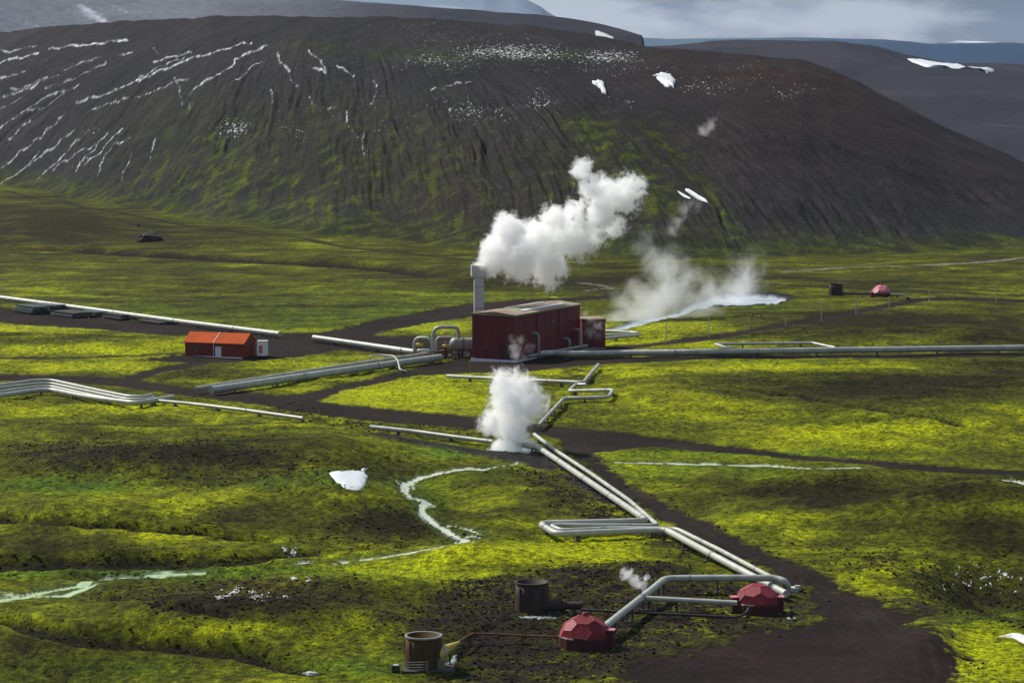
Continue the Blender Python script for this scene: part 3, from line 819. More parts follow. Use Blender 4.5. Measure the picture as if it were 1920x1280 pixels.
M_SNOW = mat("snow", (.60, .64, .66), .6, 0, .06, .6)
M_GREENP = mat("dark_green_tarp", (.018, .055, .045), .6, 0, .3, 1)
M_GREYP = mat("grey_sheets", (.10, .09, .10), .55, .2, .35, 1)
M_YPOST = mat("yellow_post", (.45, .33, .04), .6, 0, .2)
M_WPOST = mat("pale_wood_post", (.42, .40, .36), .7, 0, .2)


# ------------------------------------------------------------------ mesh helper
class MB:
    def __init__(s): s.v = []; s.f = []; s.sm = []

    def add(s, vs, fs, smooth=False):
        o = len(s.v); s.v += [tuple(v) for v in vs]; s.f += [tuple(i + o for i in f) for f in fs]; s.sm += [smooth] * len(fs)

    def box(s, c, size, ax=None, ay=None):
        """box centred at c; ax, ay horizontal unit axes"""
        ax = Vector(ax) if ax is not None else Vector((1, 0, 0))
        ay = Vector(ay) if ay is not None else Vector((-ax.y, ax.x, 0))
        az = ax.cross(ay).normalized(); c = Vector(c)
        a, b, h = size[0] / 2, size[1] / 2, size[2] / 2
        vs = [c + ax * i * a + ay * j * b + az * k * h for i in (-1, 1) for j in (-1, 1) for k in (-1, 1)]
        s.add(vs, [(0, 1, 3, 2), (4, 6, 7, 5), (0, 4, 5, 1), (2, 3, 7, 6), (0, 2, 6, 4), (1, 5, 7, 3)])

    def tube(s, pts, r, n=14, caps=True, rs=None):
        pts = [Vector(p) for p in pts]
        if len(pts) < 2: return
        up = Vector((0, 0, 1))
        d0 = (pts[1] - pts[0]).normalized()
        nn = up.cross(d0)
        if nn.length < 0.05: nn = Vector((1, 0, 0)).cross(d0)
        nn.normalize(); vs = []
        for i, p in enumerate(pts):
            if i == 0: d = pts[1] - pts[0]
            elif i == len(pts) - 1: d = pts[-1] - pts[-2]
            else: d = (pts[i + 1] - p).normalized() + (p - pts[i - 1]).normalized()
            d.normalize(); nn = (nn - d * nn.dot(d)).normalized(); bn = d.cross(nn)
            rr = rs[i] if rs else r
            for k in range(n):
                a = 2 * math.pi * k / n
                vs.append(p + nn * math.cos(a) * rr + bn * math.sin(a) * rr)
        fs = [(i * n + k, i * n + (k + 1) % n, (i + 1) * n + (k + 1) % n, (i + 1) * n + k) for i in range(len(pts) - 1) for k in range(n)]
        s.add(vs, fs, True)
        if caps:
            s.add(vs[:n], [tuple(range(n - 1, -1, -1))]); s.add(vs[-n:], [tuple(range(n))])

    def lathe(s, prof, n=32, c=(0, 0, 0), smooth=True):
        vs = [(c[0] + r * math.cos(2 * math.pi * k / n), c[1] + r * math.sin(2 * math.pi * k / n), c[2] + z) for r, z in prof for k in range(n)]
        s.add(vs, [(i * n + k, i * n + (k + 1) % n, (i + 1) * n + (k + 1) % n, (i + 1) * n + k) for i in range(len(prof) - 1) for k in range(n)], smooth)

    def build(s, name, m, parent=None, origin=None, local=False):
        o0 = Vector(origin) if origin is not None else Vector((0, 0, 0))
        if origin is None and not local:
            pp = parent
            while pp is not None: o0 = o0 + Vector(pp.location); pp = pp.parent
        me = bpy.data.meshes.new(name)
        me.from_pydata([(v[0] - o0.x, v[1] - o0.y, v[2] - o0.z) for v in s.v], [], s.f)
        me.polygons.foreach_set('use_smooth', s.sm)
        me.materials.append(m); me.update()
        ob = bpy.data.objects.new(name, me); S.collection.objects.link(ob)
        if parent is None and origin is not None: ob.location = o0
        if parent is not None: ob.parent = parent
        return ob


def tag(o, label=None, cat=None, group=None, kind=None):
    if label: o['label'] = label
    if cat: o['category'] = cat
    if group: o['group'] = group
    if kind: o['kind'] = kind
    return o


def thing(name, label, cat, loc, rz=0.0, group=None):
    e = bpy.data.objects.new(name, None); S.collection.objects.link(e)
    e.location = loc; e.rotation_euler = (0, 0, rz); e.empty_display_size = 1
    return tag(e, label, cat, group)


def copy_tree(o, parent=None):
    c = o.copy(); S.collection.objects.link(c); c.parent = parent
    for ch in [x for x in bpy.data.objects if x.parent == o]:
        copy_tree(ch, c)
    return c


def fillet(pts, rad):
    pts = [Vector(p) for p in pts]
    if len(pts) < 3: return pts
    out = [pts[0]]
    for i in range(1, len(pts) - 1):
        a, b, c = pts[i - 1], pts[i], pts[i + 1]
        d1 = (a - b); d2 = (c - b)
        r = min(rad, d1.length * .45, d2.length * .45)
        p0 = b + d1.normalized() * r; p2 = b + d2.normalized() * r
        for k in range(7):
            t = k / 6
            out.append(p0 * (1 - t) ** 2 + b * 2 * t * (1 - t) + p2 * t * t)
    out.append(pts[-1])
    return out


# ------------------------------------------------------------------ ground objects
V3 = np.stack([Xf, Yf, Z], 1).astype(np.float32)
COL = np.concatenate([np.clip(col, 0, 1), np.ones((len(col), 1))], 1).astype(np.float32)
gk = np.clip(-0.05 + 1.0 * mott + 0.25 * heath_shade + 0.9 * padz * sstep(6, 0, Dr) + .2 * n_big, 0, 1.2) * (1 - dirt) * (1 - stre) * (1 - pond) * valley * (1 - 0.9 * np.clip(lush, 0, 1) * (1 - mott))
gk = np.where(on_hill, 0.35 * (gm > .1), gk); gk = np.where(Yf > 1850, 0, gk)
KOV = np.stack([np.clip(specks, 0, 1.2), np.clip(fine, 0, 1), wet, gk], 1).astype(np.float32)
idx = np.arange(NR * NC).reshape(NR, NC)
quads = np.stack([idx[:-1, :-1], idx[:-1, 1:], idx[1:, 1:], idx[1:, :-1]], -1).reshape(-1, 4)
qc = np.maximum(cls[:-1, :-1], cls[1:, 1:]).reshape(-1)
for cid, name, lab in ((0, 'ground', None), (1, 'dirt_road', None), (2, 'stream', None), (3, 'pond', None), (4, 'mountain', None), (5, 'hills', None), (6, 'distant_mountains', None)):
    F = quads[qc == cid]
    used, inv = np.unique(F.ravel(), return_inverse=True)
    me = bpy.data.meshes.new(name)
    me.vertices.add(len(used)); me.vertices.foreach_set('co', V3[used].ravel())
    me.loops.add(len(inv)); me.loops.foreach_set('vertex_index', inv.astype(np.int32))
    me.polygons.add(len(F)); me.polygons.foreach_set('loop_start', np.arange(0, len(inv), 4, dtype=np.int32))
    me.polygons.foreach_set('loop_total', np.full(len(F), 4, np.int32))
    me.update(calc_edges=True)
    me.polygons.foreach_set('use_smooth', np.ones(len(F), bool))
    for an, arr in (('Col', COL), ('Kov', KOV)):
        at = me.attributes.new(an, 'FLOAT_COLOR', 'POINT'); at.data.foreach_set('color', arr[used].ravel())
    me.materials.append(TM)
    o = bpy.data.objects.new(name, me); S.collection.objects.link(o); o['kind'] = 'structure'
print("ground done")
ZG = Z.reshape(NR, NC)
def hz(x, y):
    i = int(np.clip(np.searchsorted(YR, y) - 1, 0, NR - 2)); fy = min(max((y - YR[i]) / (YR[i + 1] - YR[i]), 0), 1)
    u_ = (x / y - ACOL[0]) / (ACOL[1] - ACOL[0]); j = int(np.clip(math.floor(u_), 0, NC - 2)); fx = min(max(u_ - j, 0), 1)
    return float((ZG[i, j] * (1 - fx) + ZG[i, j + 1] * fx) * (1 - fy) + (ZG[i + 1, j] * (1 - fx) + ZG[i + 1, j + 1] * fx) * fy)


def ground_at(px, py):
    v = G(px, py); return v


# ---------------- moss tussocks and lava rubble (real small geometry on the nearer ground)
def scatter(name, n, ymax, weight, r0, r1, h0, h1, seed, mat_, colscale=1.0, colfix=None, lumpy=.25):
    rs = np.random.RandomState(seed)
    cand = np.nonzero((Yf > 255) & (Yf < ymax) & valley)[0]
    # equal chance per ground area: row spacing x column spacing
    area = (Yf[cand] ** 2) * Yf[cand]
    w_ = weight[cand] * area; w_ /= w_.sum()
    pk = rs.choice(cand, n, p=w_)
    jx_ = Xf[pk] + rs.uniform(-.5, .5, n) * Yf[pk] * (ACOL[1] - ACOL[0]); jy_ = Yf[pk] + rs.uniform(-.8, .8, n)
    i = np.clip(np.searchsorted(YR, jy_) - 1, 0, NR - 2); fy = (jy_ - YR[i]) / (YR[i + 1] - YR[i])
    u_ = (jx_ / jy_ - ACOL[0]) / (ACOL[1] - ACOL[0]); j = np.clip(np.floor(u_).astype(int), 0, NC - 2); fx = np.clip(u_ - j, 0, 1)
    z_ = (ZG[i, j] * (1 - fx) + ZG[i, j + 1] * fx) * (1 - fy) + (ZG[i + 1, j] * (1 - fx) + ZG[i + 1, j + 1] * fx) * fy
    r = rs.uniform(0, 1, n) ** 2 * (r1 - r0) + r0; h = r * rs.uniform(h0, h1, n)
    K = 6; a0 = rs.uniform(0, 6.28, n)
    P = np.zeros((n, 2 * K + 1, 3))
    for ring, (rr, zz) in enumerate(((1.0, -.12), (.68, .72))):
        for k in range(K):
            a = a0 + 2 * math.pi * k / K + ring * .5
            rad = r * rr * (1 + lumpy * rs.uniform(-1, 1, n))
            P[:, ring * K + k, 0] = jx_ + np.cos(a) * rad; P[:, ring * K + k, 1] = jy_ + np.sin(a) * rad
            P[:, ring * K + k, 2] = z_ + h * zz * (1 + lumpy * rs.uniform(-1, 1, n)) - (.04 if ring == 0 else 0)
    P[:, 2 * K, 0] = jx_ + r * rs.uniform(-.2, .2, n); P[:, 2 * K, 1] = jy_; P[:, 2 * K, 2] = z_ + h
    q4 = [(k, (k + 1) % K, K + (k + 1) % K, K + k) for k in range(K)]; t3_ = [(K + k, K + (k + 1) % K, 2 * K) for k in range(K)]
    base_ = (np.arange(n) * (2 * K + 1))[:, None]
    L4 = (base_ + np.array(q4).ravel()[None]).reshape(-1); L3 = (base_ + np.array(t3_).ravel()[None]).reshape(-1)
    me = bpy.data.meshes.new(name); me.vertices.add(n * (2 * K + 1)); me.vertices.foreach_set('co', P.astype(np.float32).ravel())
    loops = np.concatenate([L4, L3]).astype(np.int32); me.loops.add(len(loops)); me.loops.foreach_set('vertex_index', loops)
    nf = n * K * 2; tot = np.concatenate([np.full(n * K, 4), np.full(n * K, 3)]).astype(np.int32); st = np.concatenate([[0], np.cumsum(tot)[:-1]]).astype(np.int32)
    me.polygons.add(nf); me.polygons.foreach_set('loop_start', st); me.polygons.foreach_set('loop_total', tot); me.update(calc_edges=True)
    me.polygons.foreach_set('use_smooth', np.zeros(nf, bool))
    c4 = COL[pk].copy(); c4[:, :3] *= (colscale * rs.uniform(.75, 1.35, n))[:, None]
    if colfix is not None: c4[:, :3] = np.array(colfix)[None] * rs.uniform(.5, 1.6, n)[:, None]
    at = me.attributes.new('Col', 'FLOAT_COLOR', 'POINT'); at.data.foreach_set('color', np.repeat(c4, 2 * K + 1, 0).astype(np.float32).ravel())
    k4 = np.tile(np.array([[0, .7, 0, .1]], np.float32), (n * (2 * K + 1), 1))
    at = me.attributes.new('Kov', 'FLOAT_COLOR', 'POINT'); at.data.foreach_set('color', k4.ravel())
    me.materials.append(mat_)
    ob = bpy.data.objects.new(name, me); S.collection.objects.link(ob); return tag(ob, kind='stuff')


grassy = (1 - dirt) * (1 - stre) * (1 - pond) * (1 - berm) * sstep(0.3, 1.5, Dr)
tw = grassy * (0.15 + sstep(-.5, .7, fbm(Xf, Yf, 26, 3, 200)) + .8 * mott)
scatter('moss_tussocks', 60000, 700, tw, .13, .40, .22, .5, 3, TM, colscale=1.25)
scatter('lava_rubble', 9000, 560, np.clip(mott * (1 - stre) * (1 - pond) + .25 * sstep(1.5, 0, np.abs(Dr)) * (sy > 850) + .6 * tren, 0, 1), .07, .30, .5, 1.0, 4, TM, colfix=(.022, .017, .014), lumpy=.4)

# ---------------- pipelines
def pipeline(label, cat, pts, r, h, bend=2.5, group=None, sup=12.0, name='pipeline', m=None, up=None, sup_w=1.5, bands=True, nosup=False):
    """pts: image positions of the pipe's axis; h: height of the axis above ground (number or list)"""
    hs = h if isinstance(h, (list, tuple)) else [h] * len(pts)
    P = [G(p[0], p[1], hh) for p, hh in zip(pts, hs)]
    base = Vector((P[0].x, P[0].y, hz(P[0].x, P[0].y)))
    root = thing(name, label, cat, base, group=group)
    m = m or M_PIPE
    Q = fillet(P, bend)
    mb = MB(); mb.tube(Q, r, 16); mb.build('pipe', m, root)
    # joint bands
    L = 0.0; nxt = sup * 0.5; nb = sup * 2.2
    for i in range(len(Q) - 1):
        a, b = Q[i], Q[i + 1]; d = (b - a).length
        dirv = (b - a).normalized() if d > 1e-6 else Vector((1, 0, 0))
        while nxt < L + d and not nosup:
            p = a + dirv * (nxt - L); g = hz(p.x, p.y) - 0.4
            hd = Vector((dirv.x, dirv.y, 0))
            if hd.length > 0.3 and p.z - g > 0.3:
                hd.normalize(); sd = Vector((-hd.y, hd.x, 0))
                q = MB()
                top = p.z - r * 0.55
                q.box((p.x, p.y, g + 0.32), (r * 1.4, r * 1.6 + 0.5, 0.5), hd, sd)
                q.box((p.x, p.y, top - 0.08), (0.35, r * 2.1, 0.16), hd, sd)
                for sgn in (-1, 1):
                    c = p + sd * sgn * r * 0.75
                    q.box((c.x, c.y, (g + top) / 2), (0.22, 0.22, max(top - g, 0.2)), hd, sd)
                q.build('support', M_CONCD, root)
            nxt += sup
        while bands and nb < L + d:
            p = a + dirv * (nb - L)
            q = MB(); q.tube([p - dirv * 0.12, p + dirv * 0.12], r * 1.12, 16); q.build('joint_band', M_PIPED, root)
            nb += sup * 1.9
        L += d
    return root


pipeline('long thin pale pipeline running from the far left edge past the stacked pipes', 'pipeline',
         [(-200, 533), (0, 558), (170, 580), (340, 603), (525, 626)], 0.65, 0.9, sup=16)
pipeline('short pale pipeline across the dark yard, ending at the valves left of the red building', 'pipeline',
         [(588, 633), (680, 646), (777, 660)], 0.72, 0.9, sup=14)
pipeline('rear one of the two thick parallel pipelines climbing to the red building from the left', 'pipeline',
         [(366, 728), (560, 698), (700, 677), (808, 662)], 0.42, 1.1, sup=14, group=None)
pipeline('front and thickest of the two parallel pipelines climbing to the red building from the left', 'pipeline',
         [(396, 731), (560, 707), (700, 687), (826, 670)], 0.82, 1.0, sup=14)
for k, (lab, pts, r) in enumerate([
    ('outermost upper pipe of the left-hand bundle bending over the grass', [(-120, 738), (0, 722), (66, 713), (98, 713), (180, 731), (240, 743), (268, 744), (284, 740)], 0.38),
    ('second pipe from the top in the left-hand bundle bending over the grass', [(-120, 745), (0, 727), (70, 719), (98, 719), (178, 736), (236, 748), (270, 749), (288, 745)], 0.34),
    ('third pipe from the top in the left-hand bundle bending over the grass', [(-120, 752), (0, 734), (72, 725), (98, 725), (176, 742), (232, 753), (262, 754), (300, 748)], 0.38),
    ('lowest and thickest pipe of the left-hand bundle, ending in the short stub beside the road', [(-120, 761), (0, 741), (74, 731), (98, 731), (170, 745), (258, 756), (290, 750), (324, 744)], 0.5)]):
    pipeline(lab, 'pipeline', pts, r, 1.0, sup=13, bend=5, group='bundle of pipes at the left edge', bands=False)
pipeline('single thin pipeline running down right from the end of the left-hand bundle', 'pipeline',
         [(284, 750), (360, 757), (460, 769), (568, 784)], 0.36, 0.8, sup=12)
pipeline('thin pipeline behind the middle steam cloud, turning up toward the red building', 'pipeline',
         [(838, 705), (900, 708), (1000, 713), (1094, 717), (1122, 684)], 0.40, 0.9, sup=12, bend=1.5)
pipeline('thin zigzag pipeline with a square loop on the bright green slope', 'pipeline',
         [(1099, 721), (1079, 721), (1067, 733), (1150, 731), (1141, 744), (1057, 747), (1010, 797)], 0.38, 0.9, sup=10, bend=1.2)
pipeline('thin pipeline crossing below the road into the middle steam cloud', 'pipeline',
         [(694, 800), (780, 809), (860, 820), (924, 828)], 0.40, 0.9, sup=12)
pipeline('front one of the twin pipelines with the wide loop beside the dirt road', 'pipeline',
         [(966, 831), (1009, 838), (1080, 886), (1150, 933), (1214, 976), (1112, 979), (1011, 981), (1043, 1001), (1140, 997), (1249, 993), (1330, 1037), (1474, 1113)], 0.50, 1.0, sup=11, bend=1.8,
         group='twin pipelines beside the dirt road')
pipeline('rear one of the twin pipelines with the wide loop beside the dirt road', 'pipeline',
         [(1002, 814), (1040, 843), (1110, 889), (1180, 938), (1234, 985), (1130, 985), (1030, 984), (1054, 997), (1052, 997)][:7] + [(1052, 994)] + [(1150, 990), (1268, 991), (1350, 1031), (1452, 1085)], 0.34, 0.95, sup=11, bend=1.4,
         group='twin pipelines beside the dirt road')
arch = pipeline('raised thick pipe from the nearest red dome, arching right over the second dome', 'pipeline',
                [(1132, 1176), (1208, 1116), (1248, 1084), (1350, 1083), (1452, 1083), (1474, 1090), (1479, 1108)], 0.46, [1.6, 1.9, 2.1, 2.1, 2.1, 1.9, 0.5], sup=9, bend=1.7)
pipeline('short branch pipe into the left side of the red dome with the orange panel', 'pipeline',
         [(1210, 1121), (1290, 1125), (1382, 1130)], 0.34, 1.7, sup=8, bands=False)
pipeline('long main pipeline running right from the red building to the picture edge', 'pipeline',
         [(1012, 663), (1040, 661), (1060, 663), (1300, 660), (1600, 656), (1920, 652), (2150, 650)], 0.72, [1.2] * 7, sup=15, bend=3)
pipeline('slim three-sided expansion loop standing above the long main pipeline', 'pipeline',
         [(1378, 656), (1340, 645), (1430, 644), (1524, 643), (1566, 652)], 0.36, 1.1, sup=14, bend=1)
pipeline('upper of the pale pipes coming out behind the small red annex', 'pipeline',
         [(1130, 620), (1186, 623), (1198, 625), (1130, 629)], 0.40, 1.0, sup=12, bend=.8, group='pipes behind the annex', bands=False)
pipeline('lower of the pale pipes coming out behind the small red annex', 'pipeline',
         [(1130, 635), (1165, 631), (1199, 628)], 0.40, 1.0, sup=12, bend=.8, group='pipes behind the annex', bands=False)
pipeline('thin pipe hoop arching over the thick parallel pipelines', 'pipe arch',
         [(694, 676), (694, 668), (712, 665), (738, 667), (746, 676), (750, 693), (762, 696)], 0.20, [0.6, 1.9, 2.1, 2.1, 2.0, 0.6, 0.3], sup=400, bend=1, name='pipe_arch', bands=False)
pipeline('rusty thin pipe from the yellow cone to the nearest red dome', 'pipeline',
         [(860, 1203), (873, 1194), (887, 1187), (960, 1190), (1060, 1194)], 0.13, [1.3, 1.3, 1.2, 1.0, .9], sup=7, bend=.4, m=M_RUST, bands=False)
pipeline('dark thin pipe along the ground between the dark drum duct and the second dome', 'pipeline',
         [(1090, 1142), (1160, 1146), (1280, 1152), (1384, 1157), (1400, 1148), (1404, 1140)], 0.17, [0.8, .7, .6, .5, .8, 1.2], sup=9, bend=.7, m=M_STEEL, bands=False)
pipeline('thin dark pipe between the far silencer and the far faded dome, bent at one end', 'pipeline',
         [(1578, 550), (1640, 551), (1698, 553), (1702, 558)], 0.32, 0.7, sup=12, bend=1, m=M_STEEL, bands=False)

# ---------------- main plant building
Cf = G(966, 678)
Cr = G(1087, 652)
e1 = (Cr - Cf); e1.z = 0; Lg = e1.length; e1.normalize()
e2 = Vector((-e1.y, e1.x, 0))
if e2.x > 0: e2 = -e2
Wd = 6.0
for _ in range(60):
    q = Cf + e2 * Wd
    x_, y_ = screenpos(np.array(q.x), np.array(q.y), np.array(Cf.z))
    if x_ <= 887: break
    Wd += 0.25
print('building', Lg, Wd)
HB = (at_depth(966, 593.5, Cf.y).z - Cf.z)
bz = Cf.z - 1.0
root = thing('plant_building', 'big maroon sheet-clad hall with a grey roof beside the tall steaming chimney', 'building', (Cf.x, Cf.y, bz))


def wallbox(root, name, m, o, ea, la, eb, lb, z0, z1):
    c = o + ea * la / 2 + eb * lb / 2
    q = MB(); q.box((c.x, c.y, (z0 + z1) / 2), (la, lb, z1 - z0), ea, eb); return q.build(name, m, root)


wallbox(root, 'wall', M_WALL, Cf, e1, Lg, e2, Wd, bz + 1.3, Cf.z + HB)
o2 = Cf - e1 * .25 - e2 * .25
wallbox(root, 'plinth', M_WHITE, o2, e1, Lg + .5, e2, Wd + .5, bz, bz + 1.3)
# roof: low gable
q = MB()
ov = .3
A = Cf - e1 * ov - e2 * ov; la = Lg + 2 * ov; lb = Wd + 2 * ov; zt = Cf.z + HB + .003
pts = []
for i in (0, 1):
    for (u, z) in ((0, 0), (0, .35), (.5, .95), (1, .35), (1, 0)):
        p = A + e1 * la * i + e2 * lb * u; pts.append((p.x, p.y, zt + z))
q.add(pts, [(0, 1, 2, 3, 4), (9, 8, 7, 6, 5), (0, 5, 6, 1), (1, 6, 7, 2), (2, 7, 8, 3), (3, 8, 9, 4), (4, 9, 5, 0)])
roof = q.build('roof', M_ROOF, root)
for (u0, u1, s0, s1) in ((.16, .27, .22, .86), (.64, .72, .30, .88)):
    q = MB(); vs = []
    for s_ in (s0, s1):
        for u in (u0, u1):
            zz = .35 + (.6 * u / .5 if u <= .5 else .6 * (1 - u) / .5)
            for dz in (0.02, .2):
                p = A + e1 * la * s_ + e2 * lb * u; vs.append((p.x, p.y, zt + zz + dz))
    q.add(vs, [(0, 1, 3, 2), (4, 6, 7, 5), (1, 5, 7, 3), (0, 4, 5, 1), (2, 3, 7, 6), (0, 2, 6, 4)])
    q.build('skylight', M_SKY, roof)
# corner trims, door, louvre
for o_ in (Cf - e1 * .03 - e2 * .03, Cf + e2 * (Wd - .22) - e1 * .03, Cf + e1 * (Lg - .22) - e2 * .03):
    wallbox(root, 'corner_trim', M_WALL2, o_, e1, .25, e2, .25, bz + 1.3, Cf.z + HB - .02)
wallbox(root, 'door', M_DOMED, Cf + e2 * (Wd * .1) - e1 * .06, e1, .2, e2, 3.2, bz + 1.3, bz + 5.0)
wallbox(root, 'door', M_DOMED, Cf + e2 * (Wd * .62) - e1 * .06, e1, .2, e2, 1.2, bz + 1.3, bz + 3.6)
wallbox(root, 'vent_louvre', M_GREYP, Cf + e1 * (Lg * .55) - e2 * .1, e1, 2.0, e2, .25, bz + 8.2, bz + 9.2)
for s_ in (.12, .45, .80):
    wallbox(root, 'panel_seam', M_DOMED, Cf + e1 * Lg * s_ - e2 * .02, e1, .09, e2, .06, bz + 1.3, Cf.z + HB - .03)
for s_ in (.3, .55, .85):
    wallbox(root, 'panel_seam', M_DOMED, Cf + e2 * Wd * s_ - e1 * .02, e1, .06, e2, .09, bz + 1.3, Cf.z + HB - .03)
# downpipes along the wall
for s_ in (.32, .66):
    p = Cf + e1 * Lg * s_ - e2 * .12
    q = MB(); q.tube([(p.x, p.y, bz + 1.2), (p.x, p.y, Cf.z + HB - .1)], .09, 8); q.build('downpipe', M_WALL2, root)
# wall pipes: rise from the ground and bend into the wall
for (px, pyb, pyt) in ((989, 671, 626), (1052, 658, 636), (1065, 654, 618), (1086, 650, 613)):
    g = G(px, pyb); off = (g - Cf).dot(e2)
    if off > -1.0: g = g - e2 * (off + 1.6)
    ztop = at_depth(px, pyt, g.y).z
    wl = g + e2 * (-(g - Cf).dot(e2) + .3)
    P = [Vector((g.x, g.y, hz(g.x, g.y) + .2)), Vector((g.x, g.y, ztop)), Vector((wl.x, wl.y, ztop + .1))]
    q = MB(); q.tube(fillet(P, 1.2), .36, 14); q.build('wall_pipe', M_PIPED, root)

# header pipe at the foot of the wall
pipeline('short header pipe at the foot of the long maroon wall, below its bent wall pipes', 'pipeline',
         [(990, 668), (1022, 663), (1060, 655), (1100, 648)], 0.42, 1.0, sup=14, bend=2, m=M_PIPED, bands=False, name='header_pipe')

# annex
Af = G(1094, 653); Ar = G(1135, 651)
a1 = (Ar - Af); a1.z = 0; La = a1.length; a1.normalize(); a2 = Vector((-a1.y, a1.x, 0))
if a2.y < 0: a2 = -a2
az = Af.z - .8; HA = at_depth(1135, 600, Ar.y).z - Af.z
root = thing('annex_building', 'small maroon annex in drifting steam behind the right end of the big hall', 'building', (Af.x, Af.y, az))
wallbox(root, 'wall', M_WALL, Af, a1, La, a2, 7.0, az + .8, Af.z + HA)
wallbox(root, 'plinth', M_WHITE, Af - a1 * .15 - a2 * .15, a1, La + .3, a2, 7.3, az, az + .8)
q = MB(); c = Af + a1 * La / 2 + a2 * 3.5; q.box((c.x, c.y, Af.z + HA + .18), (La + .4, 7.4, .35), a1, a2); q.build('roof', M_ROOF, root)
wallbox(root, 'lamp', M_WHITE, Af + a1 * La * .5 - a2 * .2, a1, .3, a2, .25, az + 4.4, az + 4.8)
wallbox(root, 'door', M_DOMED, Af + a1 * La * .12 - a2 * .08, a1, 1.2, a2, .2, az + .8, az + 3.2)

# chimney stack
sY = Cf.y + 22
sb = at_depth(898, 660, sY); sgz = hz(sb.x, sb.y)
zt_ = at_depth(898, 497, sY).z; zh_ = at_depth(898, 516, sY).z
root = thing('chimney_stack', 'tall pale grey square chimney with a wider box head, pouring white steam', 'chimney', (sb.x, sb.y, sgz - .5))
kx = sY / FPX
cdir = Vector((math.cos(.08), math.sin(.08), 0))
q = MB(); q.box((sb.x, sb.y, (sgz - .5 + zh_ - .25) / 2), (18 * kx, 18 * kx, zh_ - .25 - sgz + .5), cdir); q.build('shaft', M_STACK, root)
q = MB()
hw = 29 * kx
for i, (sx_, sy_, a_, b_) in enumerate(((0, -1, hw, .2), (0, 1, hw, .2), (-1, 0, .2, hw - .41), (1, 0, .2, hw - .41))):
    cdy = Vector((-cdir.y, cdir.x, 0))
    c = Vector((sb.x, sb.y, 0)) + cdir * sx_ * (hw / 2 - .1) + cdy * sy_ * (hw / 2 - .1)
    q.box((c.x, c.y, (zt_ + zh_) / 2), (a_, b_, zt_ - zh_), cdir)
q.box((sb.x, sb.y, zh_ - .12), (hw - .06, hw - .06, .24), cdir)
q.build('box_head', M_STACK, root)
q = MB(); q.box((sb.x, sb.y, zt_ - .5), (hw - .5, hw - .5, .3), cdir); q.build('grille', M_STEEL, root)
q = MB()
for zz in np.arange(sgz + 6, zh_ - 1, 5.0): q.box((sb.x, sb.y, zz), (18 * kx + .16, 18 * kx + .16, .14), cdir)
q.build('stiffener_band', M_PIPED, root)

# tank and arches left of the hall
tY = G(865, 668).y
tz = at_depth(865, 645, tY).z
ta = at_depth(843, 645, tY); tb = at_depth(893, 646, tY + 1.5)
root = thing('steam_tank', 'fat grey horizontal tank against the left end wall of the big maroon hall', 'tank', (ta.x, ta.y, hz(ta.x, ta.y)))
d = (tb - ta).normalized(); rT = 13 * kx
pr = [ta + d * x for x in (0, .15, .5, 1.0, 1.6)] + [tb]
q = MB(); q.tube(pr, rT, 24, rs=[.25 * rT, .55 * rT, .82 * rT, .96 * rT, rT, rT]); q.build('shell', M_PIPED, root)
for f_ in (.35, .8):
    p = ta.lerp(tb, f_); g = hz(p.x, p.y) - .3
    q = MB(); q.box((p.x, p.y, (g + p.z - rT * .7) / 2), (.5, rT * 1.5, p.z - rT * .7 - g)); q.build('saddle', M_CONCD, root)
q = MB(); p = ta.lerp(tb, .48); q.tube([p - d * .1, p + d * .1], rT * 1.03, 24); q.build('joint_band', M_STEEL, root)
q = MB(); q.tube([Vector((p.x, p.y, p.z - rT)), Vector((p.x, p.y, hz(p.x, p.y) + .1))], .25, 10); q.build('drain_pipe', M_STEEL, root)


def arch_pipe(label, pp, r, Y, bend=1.6, m=M_PIPE):
    P = [at_depth(a, b, Y + (c if c else 0)) for a, b, c in pp]
    g = hz(P[0].x, P[0].y)
    rt = thing('pipe_arch', label, 'pipe arch', (P[0].x, P[0].y, g))
    q = MB(); q.tube(fillet(P, bend), r, 14); q.build('pipe', m, rt)
    for p in (P[0],):
        q = MB(); q.tube([p, p + Vector((0, 0, .25))], r * 1.35, 14); q.build('flange', M_STEEL, rt)
    return rt


arch_pipe('tallest pipe arch, dropping into the top of the fat grey tank', [(812, 668, 0), (812, 613, 0), (859, 613, 0), (860, 634, 0)], .44, tY - 1, 2.2)
arch_pipe('small double-bend pipe arch over the yellow valves at the end of the thick pipelines', [(777, 662, 2), (777, 633, 2), (810, 633, 0), (811, 667, 0)], .38, tY - 3, 2.0)
arch_pipe('low pipe arch running into the left end of the fat grey tank', [(818, 660, 2), (818, 632, 2), (850, 632, 2), (852, 640, 2)], .30, tY, 1.2)

# valves
for lab, px, py, s_ in (('yellow-painted valve inside the small pipe arch', 787, 646, 1.0), ('yellow-painted valve left of the fat grey tank', 836, 649, 1.0)):
    p = at_depth(px, py, tY - 2); g = hz(p.x, p.y)
    rt = thing('valve', lab, 'valve', (p.x, p.y, g), group='yellow valves')
    q = MB(); q.tube([p + Vector((-.9, 0, 0)), p + Vector((-.3, 0, 0)), p + Vector((.3, 0, 0)), p + Vector((.9, 0, 0))], .4, 12, rs=[.3, .5, .5, .3]); q.build('body', M_YEL, rt)
    q = MB(); q.lathe([(.02, .95), (.5, .95), (.5, 1.05), (.02, 1.05)], 14, p); q.tube([p, p + Vector((0, 0, 1.0))], .08, 8); q.build('handwheel', M_RUST, rt)
    q = MB(); q.box((p.x, p.y, (g - .2 + p.z - .4) / 2), (.5, .5, p.z - .4 - g + .2)); q.build('stand', M_STEEL, rt)
p = at_depth(796, 658, tY - 3.5)
rt = thing('pressure_vessel', 'small pale green capsule vessel lying under the small pipe arch', 'vessel', (p.x, p.y, hz(p.x, p.y)))
